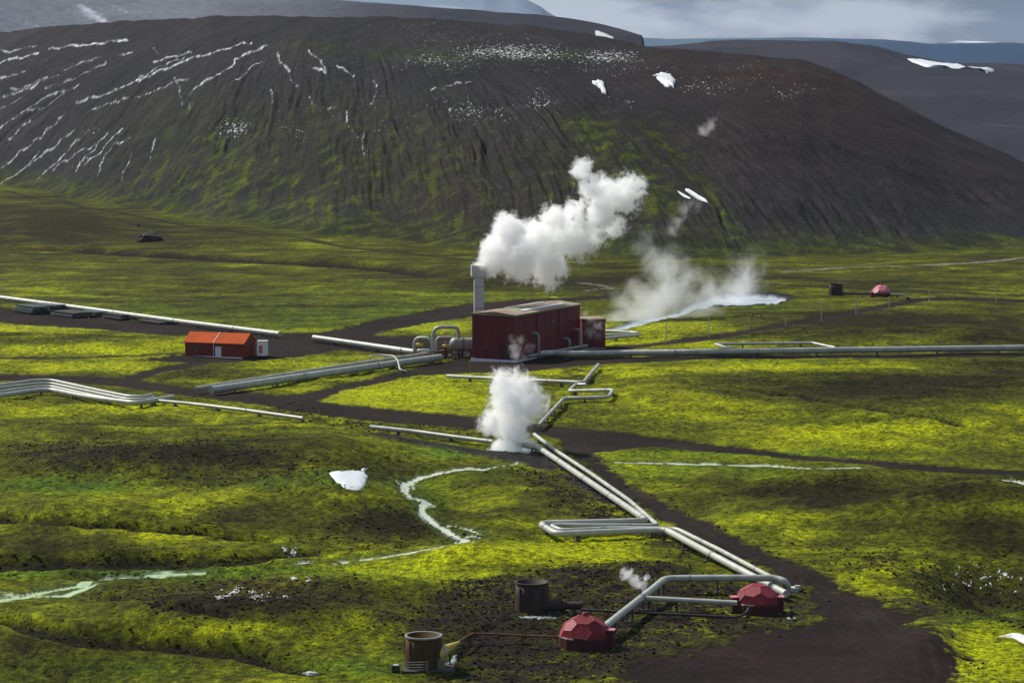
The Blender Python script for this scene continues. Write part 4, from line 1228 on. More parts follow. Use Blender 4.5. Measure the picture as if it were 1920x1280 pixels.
q = MB(); q.tube([p + Vector((x, 0, 0)) for x in (-1.8, -1.6, -1.2, 1.2, 1.6, 1.8)], .6, 16, rs=[.15, .42, .55, .55, .42, .15]); q.build('shell', M_PIPE, rt)
q = MB(); g = hz(p.x, p.y) - .2; q.box((p.x - .8, p.y, (g + p.z - .4) / 2), (.25, .8, p.z - .4 - g)); q.box((p.x + .8, p.y, (g + p.z - .4) / 2), (.25, .8, p.z - .4 - g)); q.build('leg_frame', M_STEEL, rt)
# manifold of rusty pipes
p0 = at_depth(812, 663, tY - 2); g = hz(p0.x, p0.y)
rt = thing('pipe_manifold', 'tangle of rusty brown pipes and fittings between the arches and the fat grey tank', 'pipework', (p0.x, p0.y, g))
for k, (xa, ya, xb, yb, r_, m_) in enumerate([(812, 660, 850, 656, .22, M_RUST), (814, 664, 848, 661, .16, M_RUST), (818, 654, 840, 652, .15, M_RUST), (824, 668, 846, 666, .25, M_YEL), (846, 664, 870, 663, .2, M_STEEL), (820, 658, 834, 658, .3, M_PIPED)]):
    a = at_depth(xa, ya, tY - 3 + k * .3); b = at_depth(xb, yb, tY - 2.6 + k * .3)
    q = MB(); q.tube([a, b], r_, 10)
    for f_ in (.3, .7):
        c = a.lerp(b, f_); q.tube([c, Vector((c.x, c.y, hz(c.x, c.y) - .2))], .1, 8)
    q.build('pipe', m_, rt)
for k in range(3):
    a = at_depth(822 + k * 12, 652, tY - .5)
    q = MB(); q.tube([Vector((a.x, a.y, hz(a.x, a.y))), a], .16, 8); q.tube([a, a + Vector((.9, 0, .1))], .14, 8); q.build('riser', M_RUST, rt)

# ---------------- orange shed
Sf = G(456, 671); Sl = G(347, 664)
s1 = (Sl - Sf); s1.z = 0; Ls = s1.length; s1.normalize()
s2 = Vector((s1.y, -s1.x, 0))
if s2.y < 0: s2 = -s2
Ws = 4.0
for _ in range(60):
    qv = Sf + s2 * Ws; x_, y_ = screenpos(np.array(qv.x), np.array(qv.y), np.array(Sf.z))
    if x_ >= 479 or Ws > 9: break
    Ws += .2
print('shed', Ls, Ws)
sz = Sf.z - .3; He = at_depth(456, 645, Sf.y).z
mid = Sf + s2 * Ws / 2; Hr = He + 2.0
root = thing('orange_shed', 'long rust-red shed with a bright orange gable roof and white door', 'shed', (Sf.x, Sf.y, sz))
q = MB(); vs = []
for i in (0, 1):
    for (u, z) in ((0, sz), (0, He), (.5, Hr), (1, He), (1, sz)):
        p = Sf + s1 * Ls * i + s2 * Ws * u; vs.append((p.x, p.y, z))
q.add(vs, [(0, 1, 2, 3, 4), (9, 8, 7, 6, 5), (0, 5, 6, 1), (3, 8, 9, 4), (4, 9, 5, 0)])
q.build('wall', M_WALL2, root)
q = MB(); ov = .35
for sgn in (0, 1):
    vs = []
    for i in (-ov, Ls + ov):
        for (u, z) in ((-.04, He - .12), (.5, Hr + .02)):
            uu = u if sgn == 0 else 1 - u
            for dz in (.03, .18):
                p = Sf + s1 * i + s2 * Ws * uu; vs.append((p.x, p.y, z + dz))
    q.add(vs, [(0, 1, 3, 2), (4, 6, 7, 5), (0, 4, 5, 1), (2, 3, 7, 6), (1, 5, 7, 3), (0, 2, 6, 4)])
rf = q.build('roof', M_OROOF, root)
q = MB(); a = Sf + s1 * Ls * .50 - s2 * Ws * .04; b = Sf + s1 * Ls * .50 + s2 * Ws * .5
q.tube([Vector((a.x, a.y, He + .1)), Vector((b.x, b.y, Hr + .25))], .09, 6); q.tube([Vector((a.x, a.y, He + .1)), Vector((a.x, a.y, sz + .3))], .07, 6); q.build('gutter_strip', M_WHITE, rf)
wallbox(root, 'door', M_WHITE, Sf + s1 * (Ls * .375) - s2 * .08, s1, 1.5, s2, .16, sz + .3, sz + 2.75)
wallbox(root, 'window', M_GREYP, Sf + s1 * (Ls * .80) - s2 * .06, s1, .6, s2, .12, sz + 1.4, sz + 2.9)
wallbox(root, 'base_strip', M_WHITE, Sf + s1 * .3 - s2 * .1, s1, Ls * .86, s2, .2, sz, sz + .42)
wallbox(root, 'vent_hatch', M_STEEL, Sf + s2 * (Ws * .40) - s1 * .06, s1, .12, s2, Ws * .2, He + .1, He + .9)
# white tank box beside it
wb = G(492, 668)
root = thing('white_container', 'small white box container with a pink stain at the right end of the orange shed', 'container', (wb.x, wb.y, wb.z))
kk = wb.y / FPX
q = MB(); q.box((wb.x, wb.y + 1, wb.z + 1.8), (19 * kk, 2.4, 3.3)); q.build('body', M_WHITE, root)
q = MB(); q.box((wb.x, wb.y + 1, wb.z + 3.55), (19 * kk + .1, 2.5, .18)); q.build('lid', M_CONC, root)
q = MB(); q.box((wb.x - 3 * kk, wb.y - .23, wb.z + 1.7), (7 * kk, .05, 1.8)); q.build('side_panel', M_DOMEF, root)
q = MB()
for sg in (-1, 1): q.box((wb.x + sg * 7 * kk, wb.y + 1, wb.z), (.3, 2.4, .5))
q.build('skid', M_STEEL, root)

# ---------------- stacks of pipes and sheets by the far left pipeline
dirA = (G(525, 640) - G(0, 572)); dirA.z = 0; dirA.normalize()
for k, (px, py, wpx, ln, lay, m_, lab) in enumerate([
    (62, 585, 34, 16, 3, M_GREENP, 'leftmost dark green pile of lying pipes below the long thin pipeline'),
    (95, 578, 30, 15, 2, M_GREYP, 'grey pile of sheets directly under the long thin pipeline, behind the green pile'),
    (135, 592, 40, 18, 2, M_GREYP, 'wide grey pile of long planks right of the dark green pile'),
    (182, 591, 30, 12, 2, M_GREENP, 'low dark green pile between two grey piles under the pipeline'),
    (228, 596, 38, 15, 2, M_GREYP, 'narrow grey pile second from the right in the row under the pipeline'),
    (300, 605, 30, 16, 1, M_GREYP, 'thin flat grey pile at the right end of the row under the pipeline')]):
    b = G(px, py); kk = b.y / FPX
    rt = thing('pipe_stack', lab, 'pipe stack', (b.x, b.y, b.z), group='stacks beside the far left pipeline')
    sd = Vector((-dirA.y, dirA.x, 0)); n = 6; wt = 7.0
    for l in range(lay):
        q = MB()
        for i in range(n - l):
            o = sd * ((i - (n - l - 1) / 2) * wt / n) + dirA * RNG.uniform(-.5, .5)
            c = Vector((b.x, b.y, b.z + .35 + l * .62)) + o
            q.box(c, (ln * .6, wt / n * .86, .5), dirA, sd)
        q.build('pipe_layer', m_ if (l + k) % 2 == 0 else (M_GREYP if m_ == M_GREENP else M_STEEL), rt)
    q = MB()
    for f_ in (-.35, .35): q.box(Vector((b.x, b.y, b.z + .04)) + dirA * ln * .6 * f_, (.3, wt, .14), dirA, sd)
    q.build('bearer', M_STEEL, rt)


# ---------------- domes
import bmesh
M_DOME2 = mat('dome_panels_dark', (.16, .010, .017), .65, 0, .22, .9, spec=.3)
M_DOME3 = mat('dome_panels_chalky', (.28, .034, .050), .7, 0, .2, .9, spec=.3)
def trunc_ico(R):
    ph = (1 + 5 ** .5) / 2
    base = [(0, 1, 3 * ph), (1, 2 + ph, 2 * ph), (ph, 2, 2 * ph + 1)]
    pts = set()
    for (x, y, z) in base:
        for a in ((x, y, z), (y, z, x), (z, x, y)):
            for sx_ in (-1, 1):
                for sy_ in (-1, 1):
                    for sz_ in (-1, 1):
                        pts.add((round(a[0] * sx_, 6) + 0.0, round(a[1] * sy_, 6) + 0.0, round(a[2] * sz_, 6) + 0.0))
    n = math.sqrt(1 + 9 * ph * ph)
    return [Vector(p) * (R / n) for p in pts]


def dome(label, loc, R, rz, tilt, m, hoods, orange=None, scale=1.0, knob=True):
    rt = thing('dome_shelter', label, 'dome', loc, rz)
    bm = bmesh.new()
    from mathutils import Matrix
    Mx = Matrix.Rotation(tilt[0], 3, 'X') @ Matrix.Rotation(tilt[1], 3, 'Y')
    for v in trunc_ico(R): bm.verts.new(Mx @ v)
    bmesh.ops.convex_hull(bm, input=bm.verts)
    bmesh.ops.dissolve_limit(bm, angle_limit=.02, verts=bm.verts, edges=bm.edges)
    # raised centre of each panel, as pressed sheets
    bmesh.ops.bisect_plane(bm, geom=bm.verts[:] + bm.edges[:] + bm.faces[:], plane_co=(0, 0, -.25 * R), plane_no=(0, 0, 1), clear_inner=True)
    sk = 1.3 * R / 3.1
    for v in bm.verts: v.co.z = v.co.z * .86 + sk
    me = bpy.data.meshes.new('shell')
    bmesh.ops.inset_individual(bm, faces=bm.faces[:], thickness=.06, depth=-.02)
    bm.to_mesh(me); bm.free()
    me.materials.append(m); me.materials.append(M_DOMEO); me.materials.append(M_DOME2); me.materials.append(M_DOME3)
    rr_ = random.Random(int(R * 100))
    if m is M_DOME:
        for p_ in me.polygons: p_.material_index = rr_.choice((0, 0, 2, 3)) if p_.area > .3 else 2
    if orange is not None:
        best = max(me.polygons, key=lambda p: p.normal.dot(Vector(orange)) + p.area * .01)
        best.material_index = 1
    o = bpy.data.objects.new('shell', me); S.collection.objects.link(o); o.parent = rt
    q = MB(); n = 14
    q.lathe([(R * 1.0, -.2), (R * 1.0, sk + .1), (R * .96, sk + .25), (R * .9, sk + .25)], n, smooth=False); q.build('skirt', M_DOMED, rt, local=True)
    q = MB(); q.lathe([(.01, .02), (R * 1.16, .02), (R * 1.16, -.5)], 28, smooth=False); q.build('concrete_pad', M_CONC, rt, local=True)
    if knob:
        q = MB(); zt = sk + R * .82; q.lathe([(.01, zt + .42), (.16, zt + .40), (.30, zt + .22), (.34, zt - .1)], 12); q.build('vent_cap', M_DOME, rt, local=True)
    if knob and R > 3:
        dx = Vector((math.sin(-.3 - rz), -math.cos(-.3 - rz), 0)); sd = Vector((-dx.y, dx.x, 0)); c = dx * (R * .97)
        q = MB(); q.box((c.x, c.y, .85), (.35, 1.0, 1.7), dx, sd); q.build('door', M_DOMED, rt, local=True)
    for (ang, w, hh) in hoods:
        dx = Vector((math.cos(ang), math.sin(ang), 0)); sd = Vector((-dx.y, dx.x, 0))
        c = dx * (R * .98)
        q = MB(); q.box((c.x, c.y, hh / 2 - .1), (R * .34, w, hh + .2), dx, sd)
        hd = q.build('side_hood', M_DOMED, rt, local=True)
        q = MB(); q.box((c.x, c.y, hh + .05), (R * .40, w + .15, .09), dx, sd); q.build('hood_cap', M_DOMEF, hd, local=True)
    return rt


g = G(1096, 1211)
dome('nearest red faceted dome shelter with a small vent cap on top', (g.x, g.y, g.z - .1), 3.1, 0.35, (.35, .2), M_DOME, [(-.55, 1.1, 2.2)])
g = G(1419, 1146)
dome('red faceted dome shelter with one bright orange panel and a hood on each side', (g.x, g.y, g.z - .1), 2.95, 0.0, (.62, 0.1), M_DOME, [(math.pi + .2, 1.2, 2.1), (-.15, 1.2, 2.1)], orange=(0.05, -.75, .62), knob=False)
g = G(1652, 556)
dome('faded pink faceted dome far off in the upper right field', (g.x, g.y, g.z - .1), 2.8, 0.2, (.2, .6), M_DOMEF, [(math.pi, 1.0, 1.5)], knob=True)
# valve post beside dome 2
g = G(1484, 1160)
rt = thing('wellhead_post', 'small dark wellhead post on the gravel just right of the orange-panelled dome', 'post', (g.x, g.y, g.z))
q = MB(); q.tube([g + Vector((0, 0, -.2)), g + Vector((0, 0, 1.1))], .22, 10); q.build('post', M_STEEL, rt)
q = MB(); q.tube([g + Vector((-.5, 0, .7)), g + Vector((.5, 0, .7))], .14, 8); q.build('cross_pipe', M_STEEL, rt)
q = MB(); q.box(g + Vector((0, 0, .0)), (1.0, .8, .25)); q.build('base', M_CONC, rt)
g = G(1482, 1107)
rt = thing('pipe_anchor_block', 'pale concrete anchor block where the raised pipe comes down to the road edge', 'concrete block', (g.x, g.y, g.z))
q = MB(); q.box(g + Vector((0.2, 0, .15)), (1.7, 1.4, .7)); q.build('block', M_CONC, rt)
q = MB(); q.box(g + Vector((0.9, -.2, .6)), (.7, .6, .3)); q.build('plate', M_PIPE, rt)


# ---------------- silencers
M_ICE = mat('wet_rim', (.30, .36, .38), .5, 0, .2)
M_SLAB = mat('dirty_slab', (.055, .055, .045), .9, 0, .4, 1.0)
def silencer(label, px, py, rpx, toppy, m, extra=None, flare=1.06):
    g = G(px, py); k = g.y / FPX; R = rpx * k
    H = at_depth(px, toppy, g.y).z - g.z
    rt = thing('steam_silencer', label, 'silencer', (g.x, g.y, g.z))
    q = MB(); q.lathe([(R * flare, -.4), (R * 1.01, H * .55), (R, H), (R * .92, H), (R * .90, H * .2), (.01, H * .2)], 40); q.build('drum', m, rt, local=True)
    q = MB(); q.lathe([(R * 1.0, H - .16), (R * 1.05, H - .16), (R * 1.05, H + .03), (R * .93, H + .03), (R * .93, H - .1)], 40, smooth=False); q.build('rim', M_PIPED if m == M_SIL else m, rt, local=True)
    q = MB()
    for a in np.linspace(0, 2 * math.pi, 9)[:-1]:
        c = (R * 1.035 * math.cos(a), R * 1.035 * math.sin(a)); d_ = Vector((math.cos(a), math.sin(a), 0)); q.box((c[0], c[1], H * .45), (.08, .10, H * .85), d_)
    q.build('stiffener', m, rt, local=True)
    return rt, g, k, R, H


rt, g1, k1, R1, H1 = silencer('nearest rusty open-topped steel drum, standing behind a low rail fence', 794, 1249, 34, 1190, M_SIL)
q = MB(); q.box((.7, .1, -.26), (5.8, 5.0, .5)); q.build('concrete_slab', M_SLAB, rt, local=True)
rt2, g2, k2, R2, H2 = silencer('dark open-topped steel drum with a thick duct, beyond the nearest dome', 997, 1146, 31, 1090, M_SILD)
q = MB(); q.box((1.6, -.2, -.2), (7.0, 4.6, .4)); q.build('concrete_slab', M_SLAB, rt2, local=True)
q = MB(); q.tube([Vector((R2 * .5, -.9, .95)), Vector((4.1, -.9, .95))], .78, 20); q.tube([Vector((4.1, -.9, .95)), Vector((4.25, -.9, .95)), Vector((6.4, -.9, .95))], .5, 20); q.build('duct', M_SILD, rt2, local=True)
for x_ in (2.6, 4.1, 6.3):
    q = MB(); q.tube([Vector((x_ - .06, -.9, .95)), Vector((x_ + .06, -.9, .95))], .84 if x_ < 5 else .58, 20); q.build('flange', M_STEEL, rt2, local=True)
q = MB(); q.box((5.4, -.9, .2), (.3, .9, .7)); q.box((3.4, -.9, .05), (.3, 1.2, .6)); q.build('support', M_CONCD, rt2, local=True)
silencer('dark brown drum far off in the upper right field', 1567, 554, 12.5, 531, M_SILD, flare=1.02)

# yellow cone diffuser
a = at_depth(829, 1222, g1.y + .3); b = at_depth(861, 1203, g1.y + 2.5)
rt = thing('yellow_diffuser', 'yellow cone joining the nearest rusty drum to a thin rusty pipe', 'cone', (a.x, a.y, g1.z))
q = MB(); ps = [a + (b - a) * t for t in (-.35, 0, .3, .6, .85, 1.0)]; q.tube(ps, .6, 20, rs=[.68, .68, .58, .40, .22, .15]); q.build('cone', M_YEL, rt)
q = MB(); q.tube([a - (b - a) * .02, a + (b - a) * .08], .72, 20); q.build('flange', M_CONC, rt)
q = MB(); c = a.lerp(b, .45); q.box((c.x, c.y, (c.z - .4 + g1.z) / 2), (.2, .5, max(.2, c.z - .4 - g1.z))); q.build('support', M_STEEL, rt)
# cabinet
g = G(826, 1257)
rt = thing('control_cabinet', 'squat grey-green cabinet right of the nearest rusty drum', 'cabinet', (g.x, g.y, g.z))
q = MB(); q.box(g + Vector((0, .3, .62)), (.95, .7, 1.1)); q.build('body', mat('cabinet_paint', (.13, .13, .10), .6), rt)
q = MB(); q.box(g + Vector((0, .3, 1.2)), (1.05, .8, .08)); q.build('lid', M_PIPED, rt)
q = MB(); q.box(g + Vector((0, -.07, .6)), (.75, .03, .85)); q.build('door', mat('cabinet_door', (.16, .16, .12), .6), rt)
# rail fence
ga = G(752, 1262); gb = G(801, 1262)
rt = thing('rail_fence', 'low pipe-rail fence in front of the nearest rusty drum', 'fence', (ga.x, ga.y, ga.z))
xd = (gb - ga); xd.z = 0; Lf = xd.length; xd.normalize(); yd = Vector((-xd.y, xd.x, 0))
zb = ga.z
for z_ in (.35, .65, .95, 1.25):
    q = MB(); q.tube([ga + Vector((0, 0, z_)), ga + xd * Lf + Vector((0, 0, z_))], .045, 8); q.tube([ga + xd * Lf + Vector((0, 0, z_)), ga + xd * (Lf + .35) + yd * 1.2 + Vector((0, 0, z_))], .045, 8); q.build('rail', M_PIPED, rt)
for p in (ga, ga + xd * Lf, ga + xd * (Lf + .35) + yd * 1.2):
    q = MB(); q.tube([p + Vector((0, 0, -.4)), p + Vector((0, 0, 1.3))], .055, 8); q.build('post', M_PIPED, rt)
# low valve box left of fence
g = G(742, 1257)
rt = thing('valve_box', 'small dark box with a pale lid at the left end of the low rail fence', 'box', (g.x, g.y, g.z))
q = MB(); q.box(g + Vector((0, .2, .25)), (.9, .8, .7)); q.build('body', M_STEEL, rt)
q = MB(); q.box(g + Vector((0, .2, .64)), (.6, .6, .08)); q.build('lid', M_CONC, rt)


# ---------------- snow patches: thin lenses lying on the ground, outline from the photograph
def zp(x, y, far):
    return float(hmacro(x, y)) + .7 if far else hz(x, y)


def patch(label, pts, th, m=M_SNOW, name='snow_patch', cat='snow patch', rough=.25):
    W_ = poly_world(pts); c = W_.mean(0); far = pts[0][1] < 500
    if len(pts) < 5: pass
    # resample the outline
    out = []
    n = len(W_)
    for i in range(n):
        a = W_[i]; b = W_[(i + 1) % n]
        for t in (0, .25, .5, .75): out.append(a * (1 - t) + b * t)
    out = np.array(out)
    out += rough * np.stack([perlin(out[:, 0] * .7, out[:, 1] * .7, 3), 3 * perlin(out[:, 0] * .7, out[:, 1] * .7, 9)], 1)
    q = MB(); N = len(out); rings = [(1.0, -.35), (.97, .12), (.85, .55), (.6, .85), (.3, 1.0)]
    vs = []
    for (s_, z_) in rings:
        for p in out:
            x = c[0] + (p[0] - c[0]) * s_; y = c[1] + (p[1] - c[1]) * s_
            vs.append((x, y, zp(x, y, far) + z_ * th - (1.5 if far and z_ < 0 else 0) + (.1 * th * float(perlin(x * 1.3, y * .6, 4)) if z_ > 0 else 0)))
    vs.append((c[0], c[1], zp(c[0], c[1], far) + th))
    fs = [(r * N + k, r * N + (k + 1) % N, (r + 1) * N + (k + 1) % N, (r + 1) * N + k) for r in range(len(rings) - 1) for k in range(N)]
    fs += [((len(rings) - 1) * N + k, (len(rings) - 1) * N + (k + 1) % N, len(rings) * N) for k in range(N)]
    q.add(vs, fs, True)
    o = q.build(name, m, None, origin=(c[0], c[1], hz(c[0], c[1])))
    return tag(o, label, cat)


patch('white shield-shaped snow patch on the green slope left of the winding stream', [(616, 889), (650, 886), (688, 887), (690, 895), (684, 912), (678, 921), (655, 919), (632, 905)], .4)
patch('small snow scrap above the shield-shaped patch on the green slope', [(676, 881), (690, 877), (686, 883), (678, 884)], .3)
patch('rounded cream snow patch high on the right part of the dark hill', [(1226, 144), (1240, 139), (1258, 143), (1266, 152), (1264, 165), (1254, 167), (1240, 157)], .9, rough=1)
patch('thin hook-shaped snow patch left of the rounded one, high on the dark hill', [(1112, 155), (1122, 151), (1133, 158), (1136, 176), (1131, 178), (1126, 166)], .7, rough=1)
patch('lower of the two long snow stripes slanting down the right slope', [(1262, 361), (1268, 360), (1296, 376), (1323, 392), (1316, 391), (1288, 379)], .6, rough=.12)
patch('upper of the two long snow stripes slanting down the right slope', [(1284, 357), (1289, 357), (1312, 372), (1338, 386), (1330, 387), (1306, 373)], .6, rough=.12)
patch('long white snow band near the top of the far dark ridge at right', [(1697, 112), (1720, 113), (1760, 120), (1800, 122), (1862, 131), (1850, 135), (1800, 128), (1740, 127), (1712, 118)], 2.5, rough=4)
patch('snow strip just under the dark cliff edge on the top ridge', [(1112, 56), (1128, 60), (1152, 70), (1140, 71), (1120, 63)], 1.2, rough=2)
patch('bright snow tongue cut by the right picture edge, low on the hollow', [(1872, 1188), (1895, 1186), (1950, 1200), (1990, 1216), (1950, 1218), (1905, 1200)], .4)
patch('white icy heap at the edge of the slab right of the nearest drum', [(838, 1243), (846, 1236), (852, 1228), (858, 1226), (858, 1232), (850, 1243), (842, 1248)], .2, m=M_ICE)
patch('pale icy puddle rim in front of the duct of the dark drum', [(972, 1155), (1010, 1153), (1052, 1158), (1048, 1161), (1000, 1159), (975, 1159)], .06, rough=.1, m=M_ICE)

# ---------------- boulder (grassy lava block)
g = G(281, 452)
def rock(name, label, loc, sx_, sy_, sz_, seed, cat='boulder', m=M_ROCK):
    bm = bmesh.new(); bmesh.ops.create_icosphere(bm, subdivisions=4, radius=1)
    for v in bm.verts:
        n_ = float(perlin(v.co.x * 1.6 + seed, v.co.y * 1.6 + v.co.z, seed)) * .22 + float(perlin(v.co.x * 5 + seed, v.co.z * 5 + v.co.y * 3, seed + 1)) * .08
        v.co *= 1 + n_
        v.co.z = max(v.co.z, -.25)
        v.co.x *= sx_; v.co.y *= sy_; v.co.z *= sz_
    me = bpy.data.meshes.new(name); bm.to_mesh(me); bm.free(); me.materials.append(m)
    o = bpy.data.objects.new(name, me); S.collection.objects.link(o); o.location = loc
    return tag(o, label, cat)


kk = g.y / FPX
rock('boulder', 'big dark rounded lava boulder alone on the green foot of the hill', (g.x, g.y, g.z), 24 * kk, 22 * kk, 17 * kk, 3)
g = G(258, 424); rock('boulder', 'small dark stone above and left of the big lava boulder', (g.x, g.y, g.z), 4 * kk, 4 * kk, 5 * kk, 8)
g = G(583, 1263); rock('boulder', 'pale flat stone at the lower end of the dark gully in the foreground', (g.x, g.y, g.z), .9, .6, .3, 5, m=M_CONC)

# ---------------- posts
for k, (px, pyb, pyt, wood) in enumerate([(1249, 641, 607, 0), (1329, 632, 596, 0), (1404, 618, 595, 0), (1473, 608, 595, 0), (1540, 600, 566, 0), (1605, 588, 559, 0), (1667, 577, 556, 0), (1742, 567, 545, 0), (1867, 563, 534, 0)]):
    g = G(px, pyb); H = at_depth(px, pyt, g.y).z - g.z
    lab = ['thin roadside pole nearest the red annex, left end of the upper right row', 'second thin roadside pole from the left in the upper right row', 'third thin roadside pole from the left in the upper right row',
           'short fourth pole from the left in the upper right row', 'tall pole below the far dark drum', 'pole between the far dark drum and the far pink dome', 'pole just below the far pink dome', 'pole right of the far pink dome, on the crest of the road',
           'rightmost thin roadside pole in the upper right row'][k]
    if k == 0: proto = thing('roadside_pole', lab, 'pole', (g.x, g.y, g.z), group='thin poles along the upper right road'); t_ = proto; \
        q = MB(); q.tube([Vector((0, 0, -.5)), Vector((0, 0, 1))], .11, 6); q.build('pole', M_WPOST, t_, local=True)
    else: t_ = copy_tree(proto); t_['label'] = lab; t_.location = (g.x, g.y, g.z)
    t_.scale = (1, 1, H)
YP = [(310, 735, 723, 'yellow marker stake at the road fork left of the thick pipelines'), (267, 718, 706, 'yellow marker stake where the shed road meets the crossing road'), (486, 642, 630, 'yellow marker stake behind the orange shed'),
      (578, 630, 619, 'yellow marker stake at the head of the short yard pipeline'), (598, 782, 768, 'yellow marker stake beyond the end of the single left pipeline'), (718, 711, 700, 'yellow marker stake below the thick pipelines'),
      (881, 697, 674, 'tall yellow stake left of the foot of the maroon hall'), (1092, 802, 790, 'yellow marker stake on the grass above the road junction'), (1581, 862, 849, 'yellow marker stake along the crossing road at right'),
      (166, 606, 594, 'yellow marker stake below the pipe stacks'), (765, 800, 790, 'yellow marker stake under the crossing road near the steam cloud'), (1530, 684, 673, 'yellow marker stake below the long main pipeline')]
for k, (px, pyb, pyt, lab) in enumerate(YP):
    g = G(px, pyb); H = at_depth(px, pyt, g.y).z - g.z
    if k == 0:
        proto = thing('marker_stake', lab, 'stake', (g.x, g.y, g.z), group='yellow marker stakes by the roads')
        q = MB(); q.box((0, 0, .4), (.16, .10, 1.2)); q.build('stake', M_YPOST, proto, local=True); t_ = proto
    else: t_ = copy_tree(proto); t_['label'] = lab; t_.location = (g.x, g.y, g.z)
    t_.scale = (1, 1, H)
# small table-like frame near the pond
g = G(1419, 597)
rt = thing('metal_frame', 'tiny dark metal frame on the grass below the steaming pond', 'frame', (g.x, g.y, g.z))
q = MB()
for a in (-1.2, 1.2): q.tube([g + Vector((a, 0, -.2)), g + Vector((a, 0, 1.2))], .13, 6)
q.build('leg', M_STEEL, rt); q = MB(); q.tube([g + Vector((-1.2, 0, 1.2)), g + Vector((1.2, 0, 1.2))], .13, 6); q.tube([g + Vector((-6.2, 0, .7)), g + Vector((-1.2, 0, .7))], .1, 6); q.build('bar', M_STEEL, rt)


# ---------------- steam
def steam_mat(name, blobs_, dens, nscale, namp, soft, detail=5, color=(1, 1, 1)):
    m = bpy.data.materials.new(name); m.use_nodes = True
    t = m.node_tree; t.nodes.clear(); L = t.links.new
    out = nd(t, "ShaderNodeOutputMaterial"); pv = nd(t, "ShaderNodeVolumePrincipled")
    pv.inputs['Density Attribute'].default_value = ""
    pv.inputs['Color'].default_value = (*color, 1); pv.inputs['Anisotropy'].default_value = 0.3
    L(pv.outputs[0], out.inputs['Volume'])
    geo = nd(t, "ShaderNodeTexCoord"); pos = geo.outputs['Object']
    def M(op, a, b=None, clamp=False):
        n = nd(t, "ShaderNodeMath", operation=op); n.use_clamp = clamp
        for i, v in enumerate((a, b)):
            if v is None: continue
            if isinstance(v, (int, float)): n.inputs[i].default_value = v
            else: L(v, n.inputs[i])
        return n.outputs[0]
    nz_ = nd(t, "ShaderNodeTexNoise"); nz_.inputs['Scale'].default_value = nscale; nz_.inputs['Detail'].default_value = detail; nz_.inputs['Roughness'].default_value = .72; nz_.inputs['Distortion'].default_value = .4
    L(pos, nz_.inputs['Vector'])
    best = None
    for (c, r, s_) in blobs_:
        vd = nd(t, "ShaderNodeVectorMath", operation='DISTANCE'); L(pos, vd.inputs[0]); vd.inputs[1].default_value = tuple(c)
        n = nd(t, "ShaderNodeMath", operation='MULTIPLY_ADD'); L(vd.outputs['Value'], n.inputs[0]); n.inputs[1].default_value = -s_ / r; n.inputs[2].default_value = s_
        if best is None: best = n.outputs[0]
        else:
            mm = nd(t, "ShaderNodeMath", operation='SMOOTH_MAX'); L(best, mm.inputs[0]); L(n.outputs[0], mm.inputs[1]); mm.inputs[2].default_value = .12; best = mm.outputs[0]
    nn = M('MULTIPLY', M('SUBTRACT', nz_.outputs['Fac'], 0.5), namp)
    f_ = M('ADD', best, nn)
    mr_ = nd(t, "ShaderNodeMapRange"); mr_.interpolation_type = 'SMOOTHSTEP'
    L(f_, mr_.inputs[0]); mr_.inputs[1].default_value = 0.10; mr_.inputs[2].default_value = 0.10 + soft; mr_.inputs[3].default_value = 0; mr_.inputs[4].default_value = dens
    L(mr_.outputs[0], pv.inputs['Density'])
    return m


def steam(label, lst, Y, dens, nscale, namp, soft, spread=.5, seed=1, name='steam_plume', dY=0.0, cat='steam', detail=5, vox=1.0, lean=0.0, grow=1.1):
    """lst: (px, py, radius px, strength); blobs stand at ground distance Y (+ lean per px to the right)"""
    R_ = random.Random(seed)
    bl = []
    for e in lst:
        px, py, rp = e[:3]; s_ = e[3] if len(e) > 3 else 1.0
        yy = Y + (px - lst[0][0]) * lean + R_.uniform(-1, 1) * rp * Y / FPX * spread
        c = at_depth(px, py, yy); bl.append((c, rp * yy / FPX, s_))
    org = sum((b[0] for b in bl), Vector()) / len(bl)
    bl = [(c - org, r * grow, s_) for c, r, s_ in bl]
    m = steam_mat(name, bl, dens, nscale, namp, soft, detail)
    bm = bmesh.new()
    from mathutils import Matrix
    for (c, r, s_) in bl:
        bmesh.ops.create_icosphere(bm, subdivisions=3, radius=r * 1.45, matrix=Matrix.Translation(c))
    me = bpy.data.meshes.new('tmp'); bm.to_mesh(me); bm.free()
    ob = bpy.data.objects.new('tmp', me); S.collection.objects.link(ob)
    md = ob.modifiers.new('r', 'REMESH'); md.mode = 'VOXEL'; md.voxel_size = vox
    dg = bpy.context.evaluated_depsgraph_get(); dg.update()
    me2 = bpy.data.meshes.new_from_object(ob.evaluated_get(dg)); bpy.data.objects.remove(ob)
    me2.name = name; me2.materials.clear(); me2.materials.append(m)
    o = bpy.data.objects.new(name, me2); S.collection.objects.link(o); o.location = org
    return tag(o, label, cat)


